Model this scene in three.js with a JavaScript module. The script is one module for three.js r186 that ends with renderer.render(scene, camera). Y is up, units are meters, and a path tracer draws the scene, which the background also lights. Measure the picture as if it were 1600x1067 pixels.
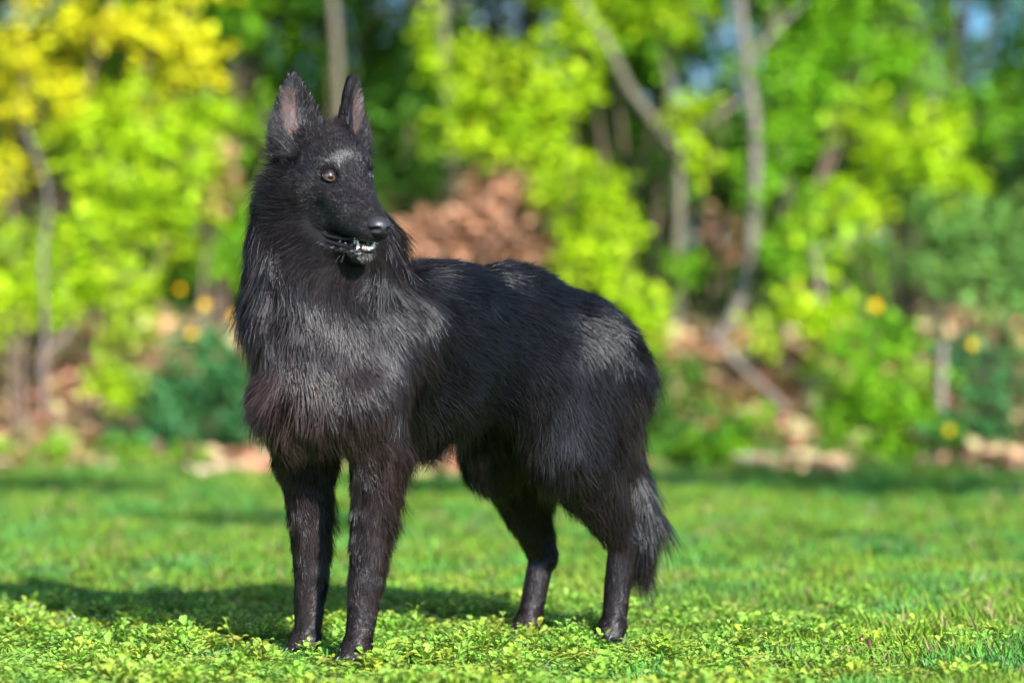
import * as THREE from 'three';
import { Sky } from 'three/addons/objects/Sky.js';
import { mergeGeometries } from 'three/addons/utils/BufferGeometryUtils.js';
import { createNoise3D, createNoise2D } from 'simplex-noise';

// ---------------------------------------------------------------- camera, sky, sun, exposure
const scene = new THREE.Scene();
const camera = new THREE.PerspectiveCamera(10.17, 1600 / 1067, 0.1, 400);
camera.position.set(0, 0.61, 6.2);
camera.rotation.set(-0.0173, 0, 0);
camera.focus = 6.05;
camera.userData.fStop = 2.3;

const sunDir = new THREE.Vector3(0.36, 0.455, 0.78).normalize();
const sky = new Sky();
sky.name = 'sky';
sky.scale.setScalar(300);
sky.userData.kind = 'structure';
const su = sky.material.uniforms;
su.sunPosition.value.copy(sunDir);
su.turbidity.value = 5; su.rayleigh.value = 0.9; su.mieCoefficient.value = 0.004;
scene.add(sky);
scene.environmentIntensity = 0.2;

const sun = new THREE.DirectionalLight(new THREE.Color(1.0, 0.94, 0.84), 5.0);
sun.name = 'sun';
sun.position.copy(sunDir).multiplyScalar(40);
sun.castShadow = true;
sun.shadow.camera.left = -10; sun.shadow.camera.right = 10; sun.shadow.camera.top = 10; sun.shadow.camera.bottom = -10;
sun.shadow.camera.far = 90; sun.shadow.mapSize.set(4096, 4096);
scene.add(sun); scene.add(sun.target);

const renderer = new THREE.WebGLRenderer({ antialias: true });
renderer.toneMapping = THREE.LinearToneMapping;
renderer.toneMappingExposure = 2.85;
renderer.shadowMap.enabled = true;

// ---------------------------------------------------------------- helpers
function rngOf(seed) {
  let s = seed >>> 0;
  return () => { s = (s + 0x6d2b79f5) | 0; let t = Math.imul(s ^ (s >>> 15), 1 | s); t = (t + Math.imul(t ^ (t >>> 7), 61 | t)) ^ t; return ((t ^ (t >>> 14)) >>> 0) / 4294967296; };
}
const noise2 = createNoise2D(rngOf(11)), noise3 = createNoise3D(rngOf(12));
const clamp = (x, a, b) => Math.min(b, Math.max(a, x)), lerp = (a, b, t) => a + (b - a) * t;
const smooth = (a, b, x) => { const t = clamp((x - a) / (b - a), 0, 1); return t * t * (3 - 2 * t); };
const V = (x, y, z) => new THREE.Vector3(x, y, z);
const used = new Map();
const numbered = (n) => { const k = used.get(n) ?? 0; used.set(n, k + 1); return k ? n + '_' + String(k).padStart(3, '0') : n; };
function shade(o) { o.traverse((m) => { if (m.isMesh) { m.castShadow = true; m.receiveShadow = true; } }); return o; }
function thing(name, label, category, group, pos = [0, 0, 0]) {
  const o = new THREE.Group();
  o.name = numbered(name); o.position.set(...pos);
  o.userData = { label, category }; if (group) o.userData.group = group;
  scene.add(o); return o;
}
function part(parent, name, geometry, material, kind) {
  const m = new THREE.Mesh(geometry, material);
  m.name = name; if (kind) m.userData.kind = kind;
  m.castShadow = m.receiveShadow = true;
  parent.add(m); return m;
}
function structure(name, geometry, material, kind = 'structure') {
  const m = new THREE.Mesh(geometry, material);
  m.name = name; m.userData.kind = kind; m.castShadow = m.receiveShadow = true; scene.add(m); return m;
}
// growing list of triangles with colours; normals optional
class Tris {
  constructor() { this.p = []; this.c = []; this.n = []; this.i = []; }
  v(x, y, z, nx, ny, nz, r, g, b) { this.p.push(x, y, z); this.n.push(nx, ny, nz); this.c.push(r, g, b); return this.p.length / 3 - 1; }
  t(a, b, c) { this.i.push(a, b, c); }
  geometry() {
    const g = new THREE.BufferGeometry();
    g.setAttribute('position', new THREE.Float32BufferAttribute(this.p, 3));
    g.setAttribute('normal', new THREE.Float32BufferAttribute(this.n, 3));
    g.setAttribute('color', new THREE.Float32BufferAttribute(this.c, 3));
    g.setIndex(this.i); return g;
  }
}

// ---------------------------------------------------------------- ground
const bankAt = (x, z) => {
  const d = -z - 5.9 + 0.25 * noise2(x * 0.6, 3.1);
  return smooth(0, 0.95, d) * 0.34 + smooth(1.2, 12, d) * 0.4;
};
const heightAt = (x, z) => 0.012 * noise2(x * 0.9, z * 0.9) * smooth(0.6, 2.0, Math.hypot(x, z * 0.9)) + bankAt(x, z) + 0.035 * noise2(x * 1.4 + 9, z * 1.4) * smooth(-5.9, -7.5, z);
const soilAt = (x, z) => smooth(-4.6, -6.5, z + 0.5 * noise2(x * 0.8, 7.7) + 0.6 * noise2(x * 2.6, z * 2));
{
  const xs = [], zs = [];
  for (let x = -60; x < -6; x += 3) xs.push(x); for (let x = -6; x <= 6; x += 0.11) xs.push(x); for (let x = 9; x <= 60; x += 3) xs.push(x);
  for (let z = -90; z < -16; z += 2.5) zs.push(z); for (let z = -16; z <= 7; z += 0.11) zs.push(z); for (let z = 9; z <= 40; z += 3) zs.push(z);
  const t = new Tris();
  for (const z of zs) for (const x of xs) {
    const y = heightAt(x, z), s = soilAt(x, z), k = 0.5 + 0.5 * noise2(x * 5, z * 5), q = 0.5 + 0.5 * noise2(x * 23, z * 23);
    const lawn = [0.045 + 0.02 * q, 0.06 + 0.03 * k, 0.016], sand = [0.27 + 0.08 * k, 0.175 + 0.06 * q, 0.105 + 0.03 * k];
    t.v(x, y, z, 0, 1, 0, ...lawn.map((c, j) => lerp(c, sand[j], s)));
  }
  const w = xs.length;
  for (let j = 0; j + 1 < zs.length; j++) for (let i = 0; i + 1 < w; i++) { const a = j * w + i; t.t(a, a + w, a + 1); t.t(a + 1, a + w, a + w + 1); }
  const g = t.geometry(); g.computeVertexNormals();
  structure('ground', g, new THREE.MeshStandardMaterial({ vertexColors: true, roughness: 1 }));
}

// ---------------------------------------------------------------- leaves and plants
const leafMat = (rough = 0.55, through = 0.35) => new THREE.MeshPhysicalMaterial({ vertexColors: true, roughness: rough, transmission: through, thickness: 0, side: THREE.DoubleSide, specularIntensity: 0.3 });
const M = {
  leaf: leafMat(0.62, 0.42), dry: leafMat(0.85, 0.15), grass: leafMat(0.6, 0.4),
  bark: new THREE.MeshStandardMaterial({ vertexColors: true, roughness: 0.95 }),
  petal: leafMat(0.8, 0.3),
};
const _a = V(), _b = V(), _c = V(), _d = V();
// one folded leaf: two halves either side of a midrib
function leaf(t, p, dir, nor, len, wid, col) {
  _a.crossVectors(dir, nor).normalize();
  const n = _b.crossVectors(_a, dir).normalize(), up = wid * 0.22;
  const mx = p.x + dir.x * len * 0.45, my = p.y + dir.y * len * 0.45, mz = p.z + dir.z * len * 0.45;
  const k0 = t.v(p.x, p.y, p.z, n.x, n.y, n.z, ...col);
  const k1 = t.v(mx + _a.x * wid * 0.5 + n.x * up, my + _a.y * wid * 0.5 + n.y * up, mz + _a.z * wid * 0.5 + n.z * up, n.x - _a.x * 0.35, n.y - _a.y * 0.35, n.z - _a.z * 0.35, ...col);
  const k2 = t.v(mx - _a.x * wid * 0.5 + n.x * up, my - _a.y * wid * 0.5 + n.y * up, mz - _a.z * wid * 0.5 + n.z * up, n.x + _a.x * 0.35, n.y + _a.y * 0.35, n.z + _a.z * 0.35, ...col);
  const k3 = t.v(p.x + dir.x * len, p.y + dir.y * len, p.z + dir.z * len, n.x, n.y, n.z, ...col);
  t.t(k0, k1, k3); t.t(k0, k3, k2);
}
// a tapered, bent limb
function limb(t, pts, r0, r1, col, rnd, sides = 7) {
  const curve = new THREE.CatmullRomCurve3(pts.map((p) => V(...p))), n = Math.max(4, pts.length * 4), rings = [];
  const fr = curve.computeFrenetFrames(n, false);
  for (let i = 0; i <= n; i++) {
    const p = curve.getPoint(i / n), r = lerp(r0, r1, i / n), ring = [];
    for (let k = 0; k < sides; k++) {
      const a = (k / sides) * Math.PI * 2, nx = fr.normals[i], bn = fr.binormals[i], c = Math.cos(a), s = Math.sin(a), w = r * (1 + 0.12 * (rnd() - 0.5)), q = 0.75 + 0.5 * rnd();
      const d = V(nx.x * c + bn.x * s, nx.y * c + bn.y * s, nx.z * c + bn.z * s);
      ring.push(t.v(p.x + d.x * w, p.y + d.y * w, p.z + d.z * w, d.x, d.y, d.z, col[0] * q, col[1] * q, col[2] * q));
    }
    if (i) for (let k = 0; k < sides; k++) { const l = rings[i - 1], k2 = (k + 1) % sides; t.t(l[k], l[k2], ring[k]); t.t(l[k2], ring[k2], ring[k]); }
    rings.push(ring);
  }
}
const GREY = [0.095, 0.08, 0.05], BROWN = [0.13, 0.085, 0.06];
// clumps: [x, y, z, rx, ry, rz, leaves]; leaves hang in small sprays of five or so on twigs
function foliage(t, rnd, clumps, o) {
  for (const [cx, cy, cz, rx, ry, rz, count] of clumps) {
    const sprays = Math.ceil(count / 4.2);
    for (let s = 0; s < sprays; s++) {
      let x, y, z, r;
      do { x = rnd() * 2 - 1; y = rnd() * 2 - 1; z = rnd() * 2 - 1; r = x * x + y * y + z * z; } while (r > 1 || r < 0.06);
      const px = cx + x * rx, py = cy + y * ry, pz = cz + z * rz;
      if (noise3(px * 4.2, py * 4.2, pz * 4.2 + (o.seed ?? 0)) < (o.gap ?? -0.45)) continue;
      const out = V(x / rx, y / ry * 0.4 - 0.1, z / rz).normalize(), h = rnd() * 6.283;
      const tone = 0.72 + 0.56 * rnd(), yel = (rnd() - 0.5) * (o.vary ?? 0.25);
      const col = [o.col[0] * tone * (1 + yel), o.col[1] * tone, o.col[2] * tone * (1 - yel)];
      for (let k = 0; k < 6; k++) {
        const a = h + k * 2.4, d = V(Math.cos(a) * 0.8 + out.x * 0.8, (rnd() - 0.55) * 0.9 + out.y * 0.5, Math.sin(a) * 0.8 + out.z * 0.8).normalize();
        const n = V((rnd() - 0.5) * 0.9 + out.x * 0.55, 0.75 + rnd() * 0.4, (rnd() - 0.5) * 0.9 + out.z * 0.55);
        const L = o.len * (0.6 + 0.7 * rnd());
        leaf(t, V(px + (rnd() - 0.5) * o.len * 1.6, py + (rnd() - 0.5) * o.len * 1.6, pz + (rnd() - 0.5) * o.len * 1.6), d, n, L, L * (o.wide ?? 0.6), col);
      }
    }
  }
}
// a shrub or a tree: stems run from the base to each clump
function plant(name, label, category, group, base, clumps, o) {
  const rnd = rngOf(o.seed * 977 + 5), y0 = heightAt(base[0], base[1]) - 0.03, g = thing(name, label, category, group, [base[0], y0, base[1]]);
  const loc = clumps.map(([x, y, z, ...r]) => [x - base[0], y - y0, z - base[1], ...r]);
  const tr = new Tris();
  if (o.limbs) for (const [pts, r0, r1] of o.limbs) limb(tr, pts.map(([x, y, z]) => [x - base[0], y - y0, z - base[1]]), r0, r1, o.bark ?? GREY, rnd);
  if (!o.noStems) for (const [x, y, z] of loc) {
    const b = [(rnd() - 0.5) * 0.12, 0, (rnd() - 0.5) * 0.1], r = o.stem ?? 0.009;
    limb(tr, [b, [lerp(b[0], x, 0.25) + (rnd() - 0.5) * 0.06, y * 0.4, lerp(b[2], z, 0.25)], [lerp(b[0], x, 0.7), y * 0.75, lerp(b[2], z, 0.7)], [x, y, z]], r, r * 0.4, o.bark ?? BROWN, rnd, 5);
  }
  part(g, o.trunkName ?? 'stem', tr.geometry(), M.bark);
  const fo = new Tris(); foliage(fo, rnd, loc, o);
  part(g, o.crownName ?? 'foliage', fo.geometry(), o.mat ?? M.leaf);
  return g;
}
const LIME = [0.38, 0.54, 0.003], FRESH = [0.17, 0.38, 0.004], MID = [0.075, 0.20, 0.014], YELLOW = [0.66, 0.62, 0.008], RUST = [0.42, 0.225, 0.13], PALE = [0.17, 0.33, 0.06], COOL = [0.055, 0.19, 0.05];

// ---------------------------------------------------------------- hedge, saplings and wood: clumps as [x, y, z, rx, ry, rz, leaves] in metres
plant('yellow_shrub', 'tall shrub covered in bright yellow leaves at the hedge end', 'shrub', null, [-1.592, -6.7], [
  [-1.622,1.379,-6.6,0.192,0.149,0.154,420],
  [-1.398,1.406,-6.7,0.172,0.129,0.138,340],
  [-1.205,1.385,-6.7,0.194,0.14,0.155,380],
  [-1.567,1.203,-6.5,0.18,0.116,0.144,340],
  [-1.388,1.165,-6.6,0.171,0.096,0.137,260],
  [-1.084,1.325,-6.8,0.152,0.108,0.121,200],
  [-1.673,0.959,-6.5,0.095,0.074,0.076,120],
  [-1.694,0.779,-6.5,0.074,0.095,0.076,90],
  [-1.669,1.716,-6.8,0.26,0.173,0.208,420],
  [-1.301,1.737,-6.8,0.282,0.173,0.225,420],
  [-1.027,1.681,-6.9,0.24,0.153,0.192,280]], { seed: 1, col: YELLOW, len: 0.04, vary: 0.25, stem: 0.014, gap: -0.25 });
plant('lime_shrub', 'spreading lime green shrub below the yellow leaved shrub', 'shrub', null, [-1.334, -6.5], [
  [-1.207,1.14,-6.5,0.201,0.127,0.161,460],
  [-1.366,1.03,-6.4,0.179,0.126,0.143,380],
  [-1.123,0.991,-6.5,0.169,0.106,0.136,330],
  [-1.261,0.862,-6.4,0.168,0.105,0.134,360],
  [-1.067,0.845,-6.6,0.128,0.096,0.102,210],
  [-1.355,0.735,-6.3,0.125,0.094,0.1,230],
  [-1.011,1.126,-6.7,0.108,0.097,0.086,170],
  [-1.144,0.737,-6.5,0.116,0.074,0.093,150]], { seed: 2, col: LIME, len: 0.042, stem: 0.011, gap: -0.3 });
plant('lime_shrub', 'low dense lime shrub against the leaf covered bank below yellow leaves', 'shrub', null, [-1.559, -6.1], [
  [-1.58,0.672,-6.1,0.123,0.123,0.098,320],
  [-1.497,0.528,-6.1,0.103,0.092,0.082,230],
  [-1.607,0.488,-6.0,0.102,0.092,0.081,200],
  [-1.459,0.631,-6.3,0.083,0.073,0.067,110]], { seed: 3, col: LIME, len: 0.041, gap: -0.35 });
plant('lime_shrub', 'small lime sapling with a rounded tuft above rusty leaf litter', 'shrub', null, [-1.293, -6.2], [
  [-1.251,0.569,-6.1,0.113,0.086,0.09,260],
  [-1.221,0.446,-6.1,0.092,0.072,0.074,170],
  [-1.292,0.287,-5.9,0.071,0.061,0.057,110],
  [-1.221,0.247,-5.9,0.061,0.05,0.048,80]], { seed: 4, col: LIME, len: 0.04, gap: -0.4 });
plant('green_herb', 'dark green leafy herb clump with yellow blooms beside rusty litter', 'plant', null, [-1.017, -6.0], [
  [-1.013,0.326,-5.95,0.152,0.101,0.122,360],
  [-1.09,0.186,-5.9,0.141,0.101,0.113,300],
  [-0.928,0.186,-5.9,0.141,0.101,0.113,330],
  [-1.166,0.087,-5.85,0.121,0.05,0.096,170],
  [-0.855,0.305,-6.0,0.102,0.112,0.09,220],
  [-0.827,0.105,-5.9,0.101,0.061,0.081,150]], { seed: 5, col: COOL, len: 0.042, stem: 0.005, gap: -0.5 });
plant('green_shrub', 'fresh green shrub with hanging sprays beside the rusty twigs', 'shrub', null, [-1.035, -7.0], [
  [-1.027,0.697,-6.9,0.153,0.098,0.122,260],
  [-0.909,0.832,-7.1,0.155,0.133,0.124,260],
  [-0.839,1.064,-7.4,0.181,0.181,0.145,300],
  [-0.976,0.61,-6.8,0.13,0.065,0.104,140]], { seed: 6, col: FRESH, len: 0.041, gap: -0.25 });
plant('dry_shrub', 'bush of rusty brown dead leaves hanging among green sprays', 'shrub', null, [-1.011, -6.7], [
  [-1.014,0.984,-6.6,0.081,0.053,0.065,110],
  [-0.993,0.888,-6.6,0.064,0.064,0.051,90]], { seed: 7, col: RUST, len: 0.042, mat: M.dry, vary: 0.2, gap: -0.5 });
plant('dry_shrub', 'wide bush of curled orange brown dead leaves on low twigs', 'shrub', null, [-0.087, -6.8], [
  [-0.022,0.868,-6.7,0.118,0.086,0.095,260],
  [-0.118,0.761,-6.7,0.151,0.075,0.12,280],
  [-0.301,0.728,-6.7,0.129,0.065,0.103,200],
  [0.065,0.892,-6.8,0.065,0.054,0.052,70],
  [0.043,0.697,-6.8,0.108,0.061,0.087,140],
  [-0.39,0.708,-6.8,0.087,0.054,0.069,90]], { seed: 8, col: RUST, len: 0.055, mat: M.dry, vary: 0.2, gap: -0.6 });
plant('dry_shrub', 'little rusty twig tuft between the two slender trunks', 'shrub', null, [0.715, -7.0], [
  [0.71,0.785,-6.9,0.061,0.066,0.052,80],
  [0.743,0.697,-6.9,0.055,0.044,0.044,40]], { seed: 9, col: RUST, len: 0.042, mat: M.dry, vary: 0.2, gap: -0.6 });
plant('lime_sapling', 'slender sapling with drooping lime boughs over the rusty bush', 'sapling', null, [0.132, -7.0], [
  [-0.087,1.304,-6.8,0.184,0.108,0.147,330],
  [0.108,1.212,-6.7,0.172,0.118,0.138,360],
  [-0.173,1.109,-6.8,0.152,0.098,0.121,250],
  [0.043,1.04,-6.7,0.194,0.097,0.155,330],
  [0.213,0.909,-6.6,0.16,0.096,0.128,300],
  [0.299,0.781,-6.6,0.139,0.096,0.111,270],
  [0.256,0.631,-6.6,0.128,0.107,0.102,270],
  [0.381,0.525,-6.5,0.127,0.106,0.102,270],
  [0.424,0.419,-6.5,0.106,0.074,0.085,180],
  [-0.24,1.418,-6.9,0.131,0.109,0.105,190],
  [0.217,1.347,-6.8,0.152,0.108,0.121,210]], { seed: 10, col: LIME, len: 0.042, stem: 0.012, gap: -0.3 });
plant('lime_sapling', 'sapling whose lime crown spreads above the forked trunk', 'sapling', null, [0.431, -7.4], [
  [0.355,1.519,-7.1,0.244,0.089,0.195,420],
  [0.572,1.491,-7.0,0.176,0.088,0.141,280],
  [0.223,1.638,-7.2,0.246,0.112,0.197,350],
  [0.621,1.697,-7.1,0.288,0.133,0.231,420],
  [0.629,1.13,-6.8,0.119,0.087,0.095,190],
  [0.694,1.0,-6.8,0.098,0.065,0.078,120]], { seed: 11, col: LIME, len: 0.042, stem: 0.012, gap: -0.3 });
plant('green_shrub', 'mid green shrub filling the gap behind the rusty bush', 'shrub', null, [-0.374, -7.8], [
  [-0.371,1.19,-7.7,0.185,0.139,0.148,300],
  [-0.23,0.955,-7.6,0.161,0.115,0.129,250],
  [-0.464,0.911,-7.7,0.139,0.139,0.111,220],
  [-0.564,1.41,-7.9,0.188,0.165,0.151,280],
  [-0.35,1.521,-7.8,0.187,0.14,0.149,250]], { seed: 12, col: MID, len: 0.042, gap: -0.25 });
plant('forked_tree', 'slender grey forked tree with one limb leaning over the sapling', 'tree', null, [0.559, -6.8], [
  [0.765,1.222,-6.9,0.131,0.087,0.105,150],
  [0.462,1.358,-7.0,0.132,0.088,0.106,150],
  [0.22,1.733,-7.0,0.264,0.11,0.211,300],
  [0.874,1.746,-6.9,0.284,0.131,0.227,350],
  [0.559,0.632,-6.7,0.086,0.065,0.069,90]], { seed: 13, col: FRESH, len: 0.042, noStems: true, trunkName: 'trunk', crownName: 'crown', limbs: [[[[0.557,0.155,-6.8],[0.559,0.415,-6.8],[0.564,0.718,-6.8],[0.568,1.022,-6.8]], 0.02, 0.018], [[[0.568,1.011,-6.8],[0.499,1.109,-6.8],[0.401,1.239,-6.8],[0.326,1.394,-6.85],[0.229,1.549,-6.9],[0.132,1.755,-7.0]], 0.019, 0.011], [[[0.568,1.011,-6.8],[0.62,1.089,-6.85],[0.677,1.189,-6.9],[0.765,1.287,-6.9],[0.969,1.689,-7.0]], 0.014, 0.008], [[[0.568,0.989,-6.8],[0.557,1.156,-6.9],[0.506,1.425,-7.0],[0.462,1.645,-7.0]], 0.014, 0.006]] });
plant('slim_tree', 'slim bare trunk curving up beside the forked tree', 'tree', null, [0.662, -6.6], [
  [0.867,1.304,-6.8,0.173,0.108,0.139,270],
  [1.027,1.418,-6.9,0.175,0.109,0.14,270],
  [0.976,1.195,-6.8,0.13,0.076,0.104,170],
  [0.818,0.976,-6.7,0.086,0.065,0.069,90],
  [0.759,1.672,-6.8,0.304,0.13,0.243,380],
  [1.084,1.629,-6.8,0.217,0.13,0.173,270]], { seed: 14, col: FRESH, len: 0.042, noStems: true, trunkName: 'trunk', crownName: 'crown', bark: [0.115, 0.092, 0.072], limbs: [[[[0.636,0.204,-6.6],[0.683,0.365,-6.6],[0.758,0.525,-6.6],[0.794,0.674,-6.6],[0.811,0.888,-6.6],[0.814,1.103,-6.65],[0.792,1.298,-6.7],[0.764,1.535,-6.7],[0.759,1.737,-6.8]], 0.024, 0.015], [[[0.8,1.212,-6.7],[0.667,1.126,-6.7],[0.607,1.044,-6.8]], 0.007, 0.005], [[[0.785,1.298,-6.7],[0.861,1.406,-6.7],[0.997,1.542,-6.8]], 0.012, 0.006]] });
plant('lime_sapling', 'sapling with a bright lime spray above the dark hollow', 'sapling', null, [1.301, -6.8], [
  [1.366,1.069,-6.6,0.149,0.096,0.12,300],
  [1.452,0.973,-6.6,0.117,0.096,0.094,240],
  [1.269,1.04,-6.7,0.129,0.097,0.103,250],
  [1.494,0.888,-6.6,0.085,0.064,0.068,100],
  [1.171,1.13,-6.8,0.13,0.098,0.104,190],
  [1.046,0.823,-6.6,0.128,0.107,0.102,240],
  [0.995,0.695,-6.5,0.106,0.085,0.085,190],
  [1.217,0.823,-6.6,0.107,0.075,0.085,160]], { seed: 15, col: LIME, len: 0.042, stem: 0.01, gap: -0.3 });
plant('green_shrub', 'fresh green shrub round the foot of the slim curved trunk', 'shrub', null, [0.918, -6.6], [
  [0.925,1.019,-6.7,0.129,0.129,0.103,260],
  [0.897,0.845,-6.6,0.107,0.107,0.085,210],
  [0.911,0.674,-6.5,0.095,0.085,0.076,160],
  [1.18,1.353,-6.9,0.175,0.131,0.14,270],
  [1.398,1.309,-6.9,0.175,0.109,0.14,270],
  [1.277,1.491,-7.0,0.22,0.11,0.176,320],
  [1.595,1.156,-6.9,0.131,0.131,0.105,200]], { seed: 16, col: FRESH, len: 0.042, stem: 0.01, gap: -0.3 });
plant('pale_shrub', 'pale green bush at the hedge end behind the orange blooms', 'shrub', null, [1.525, -6.5], [
  [1.429,0.789,-6.4,0.126,0.084,0.101,250],
  [1.555,0.736,-6.4,0.137,0.105,0.109,300],
  [1.66,0.673,-6.4,0.126,0.126,0.101,270],
  [1.366,0.652,-6.4,0.116,0.084,0.092,210],
  [1.513,0.589,-6.4,0.126,0.084,0.101,230],
  [1.626,0.464,-6.3,0.104,0.094,0.083,200],
  [1.694,0.822,-6.5,0.106,0.106,0.085,180],
  [1.765,0.568,-6.4,0.126,0.168,0.134,260]], { seed: 17, col: PALE, len: 0.04, gap: -0.35 });
plant('lime_shrub', 'small lime tuft standing over sunlit litter by leaning sticks', 'shrub', null, [0.98, -6.3], [
  [0.972,0.496,-6.2,0.103,0.062,0.083,210],
  [0.817,0.424,-6.2,0.062,0.045,0.05,80],
  [1.013,0.434,-6.2,0.072,0.041,0.058,80]], { seed: 18, col: LIME, len: 0.044, stem: 0.006, gap: -0.6 });
plant('green_herb', 'leafy herb clump under the single orange bloom', 'plant', null, [1.16, -6.0], [
  [1.16,0.386,-6.0,0.132,0.081,0.106,290],
  [1.114,0.266,-5.95,0.142,0.091,0.113,300],
  [1.251,0.227,-5.9,0.141,0.091,0.113,300],
  [1.09,0.126,-5.9,0.121,0.081,0.097,230],
  [1.246,0.087,-5.85,0.141,0.07,0.113,240],
  [1.026,0.323,-6.1,0.072,0.062,0.057,90]], { seed: 19, col: FRESH, len: 0.042, stem: 0.005, gap: -0.5 });
plant('green_herb', 'wide cool green herb clump at the foot of the pale bush', 'plant', null, [1.493, -5.9], [
  [1.506,0.284,-6.0,0.142,0.092,0.114,300],
  [1.574,0.166,-5.9,0.141,0.101,0.113,310],
  [1.407,0.087,-5.85,0.141,0.08,0.113,270],
  [1.541,0.04,-5.8,0.12,0.056,0.096,180],
  [1.384,0.345,-6.0,0.092,0.071,0.073,130],
  [1.715,0.227,-5.9,0.161,0.161,0.129,300]], { seed: 20, col: COOL, len: 0.042, stem: 0.005, gap: -0.5 });
plant('green_herb', 'low herb patch near the foot of the forked trunk', 'plant', null, [0.529, -6.0], [
  [0.509,0.264,-6.0,0.132,0.071,0.106,250],
  [0.585,0.146,-5.9,0.121,0.061,0.097,180],
  [0.464,0.085,-5.9,0.121,0.05,0.097,170],
  [0.7,0.09,-5.8,0.14,0.044,0.112,170],
  [0.407,0.183,-6.0,0.102,0.061,0.081,140],
  [0.877,0.042,-5.75,0.14,0.032,0.112,130]], { seed: 21, col: MID, len: 0.04, stem: 0.004, gap: -0.5 });
plant('green_herb', 'grassy green herb patch on the bank under the drooping sapling', 'plant', null, [0.041, -6.0], [
  [0.0,0.223,-6.0,0.142,0.081,0.114,240],
  [0.163,0.264,-6.0,0.142,0.102,0.114,280],
  [0.285,0.183,-6.0,0.122,0.081,0.098,210],
  [-0.203,0.223,-6.0,0.163,0.102,0.13,280],
  [-0.369,0.343,-6.1,0.144,0.103,0.115,240]], { seed: 22, col: MID, len: 0.042, stem: 0.004, gap: -0.45 });
plant('green_herb', 'low green herb fringe in front of the rusty litter under the lime shrubs', 'plant', null, [-1.389, -5.7], [
  [-1.528,0.064,-5.7,0.119,0.028,0.095,120],
  [-1.369,0.074,-5.7,0.099,0.032,0.079,110],
  [-1.225,0.053,-5.65,0.119,0.024,0.095,110],
  [-1.707,0.074,-5.7,0.119,0.04,0.095,110],
  [-1.028,0.033,-5.65,0.099,0.018,0.079,80]], { seed: 23, col: FRESH, len: 0.036, stem: 0.004, gap: -0.5 });
plant('green_herb', 'low herb fringe between the lawn and the sunlit litter', 'plant', null, [0.754, -5.7], [
  [0.658,0.072,-5.75,0.12,0.044,0.096,150],
  [0.81,0.041,-5.65,0.119,0.024,0.095,120],
  [0.972,0.064,-5.7,0.099,0.044,0.079,130],
  [0.764,0.148,-5.85,0.06,0.04,0.048,60],
  [1.146,0.027,-5.65,0.099,0.018,0.079,80]], { seed: 24, col: FRESH, len: 0.036, stem: 0.004, gap: -0.5 });
plant('wood_tree', 'dark leafy tree at the yellow shrub end of the wood', 'tree', 'dark trees of the wood', [-2.234, -9.378], [
  [-2.6,1.688,-9.467,0.184,0.273,0.218,290],
  [-2.552,2.126,-8.949,0.293,0.118,0.234,290],
  [-1.843,0.849,-8.926,0.17,0.156,0.136,290],
  [-1.916,1.429,-9.29,0.171,0.157,0.137,290],
  [-1.979,0.508,-9.44,0.216,0.171,0.173,290],
  [-1.783,1.35,-9.272,0.162,0.184,0.147,290],
  [-2.208,2.061,-9.752,0.185,0.213,0.17,290],
  [-1.813,2.557,-8.555,0.243,0.243,0.195,290],
  [-1.795,0.902,-9.057,0.154,0.214,0.171,290],
  [-1.847,1.457,-8.822,0.203,0.133,0.163,290],
  [-2.327,1.614,-9.296,0.195,0.241,0.193,290],
  [-1.715,2.039,-8.682,0.135,0.221,0.177,290],
  [-2.088,0.978,-8.926,0.302,0.132,0.242,290],
  [-2.132,1.409,-8.841,0.202,0.187,0.162,290],
  [-2.482,2.265,-9.375,0.136,0.157,0.125,290],
  [-2.412,2.519,-9.063,0.286,0.163,0.229,290],
  [-2.645,0.883,-9.818,0.226,0.135,0.181,290],
  [-2.431,0.958,-9.011,0.211,0.251,0.201,290],
  [-2.353,1.605,-9.087,0.197,0.191,0.158,290],
  [-2.006,1.256,-10.096,0.16,0.28,0.224,290],
  [-1.885,2.963,-7.645,0.281,0.214,0.225,330],
  [-1.845,1.947,-7.696,0.209,0.248,0.198,330],
  [-2.27,1.997,-7.594,0.3,0.233,0.24,330],
  [-1.849,2.477,-8.356,0.243,0.235,0.194,330],
  [-2.179,2.045,-8.251,0.274,0.219,0.219,330],
  [-2.34,3.068,-8.072,0.272,0.249,0.218,330],
  [-1.948,2.903,-7.84,0.301,0.213,0.24,330]], { seed: 30, col: MID, len: 0.07, stem: 0.012, gap: -0.3, trunkName: 'trunk', crownName: 'crown', limbs: [[[[-2.234,0.064,-9.378],[-2.285,0.948,-9.378],[-2.164,1.727,-9.378],[-2.149,2.507,-9.378]], 0.05, 0.025]] });
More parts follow.
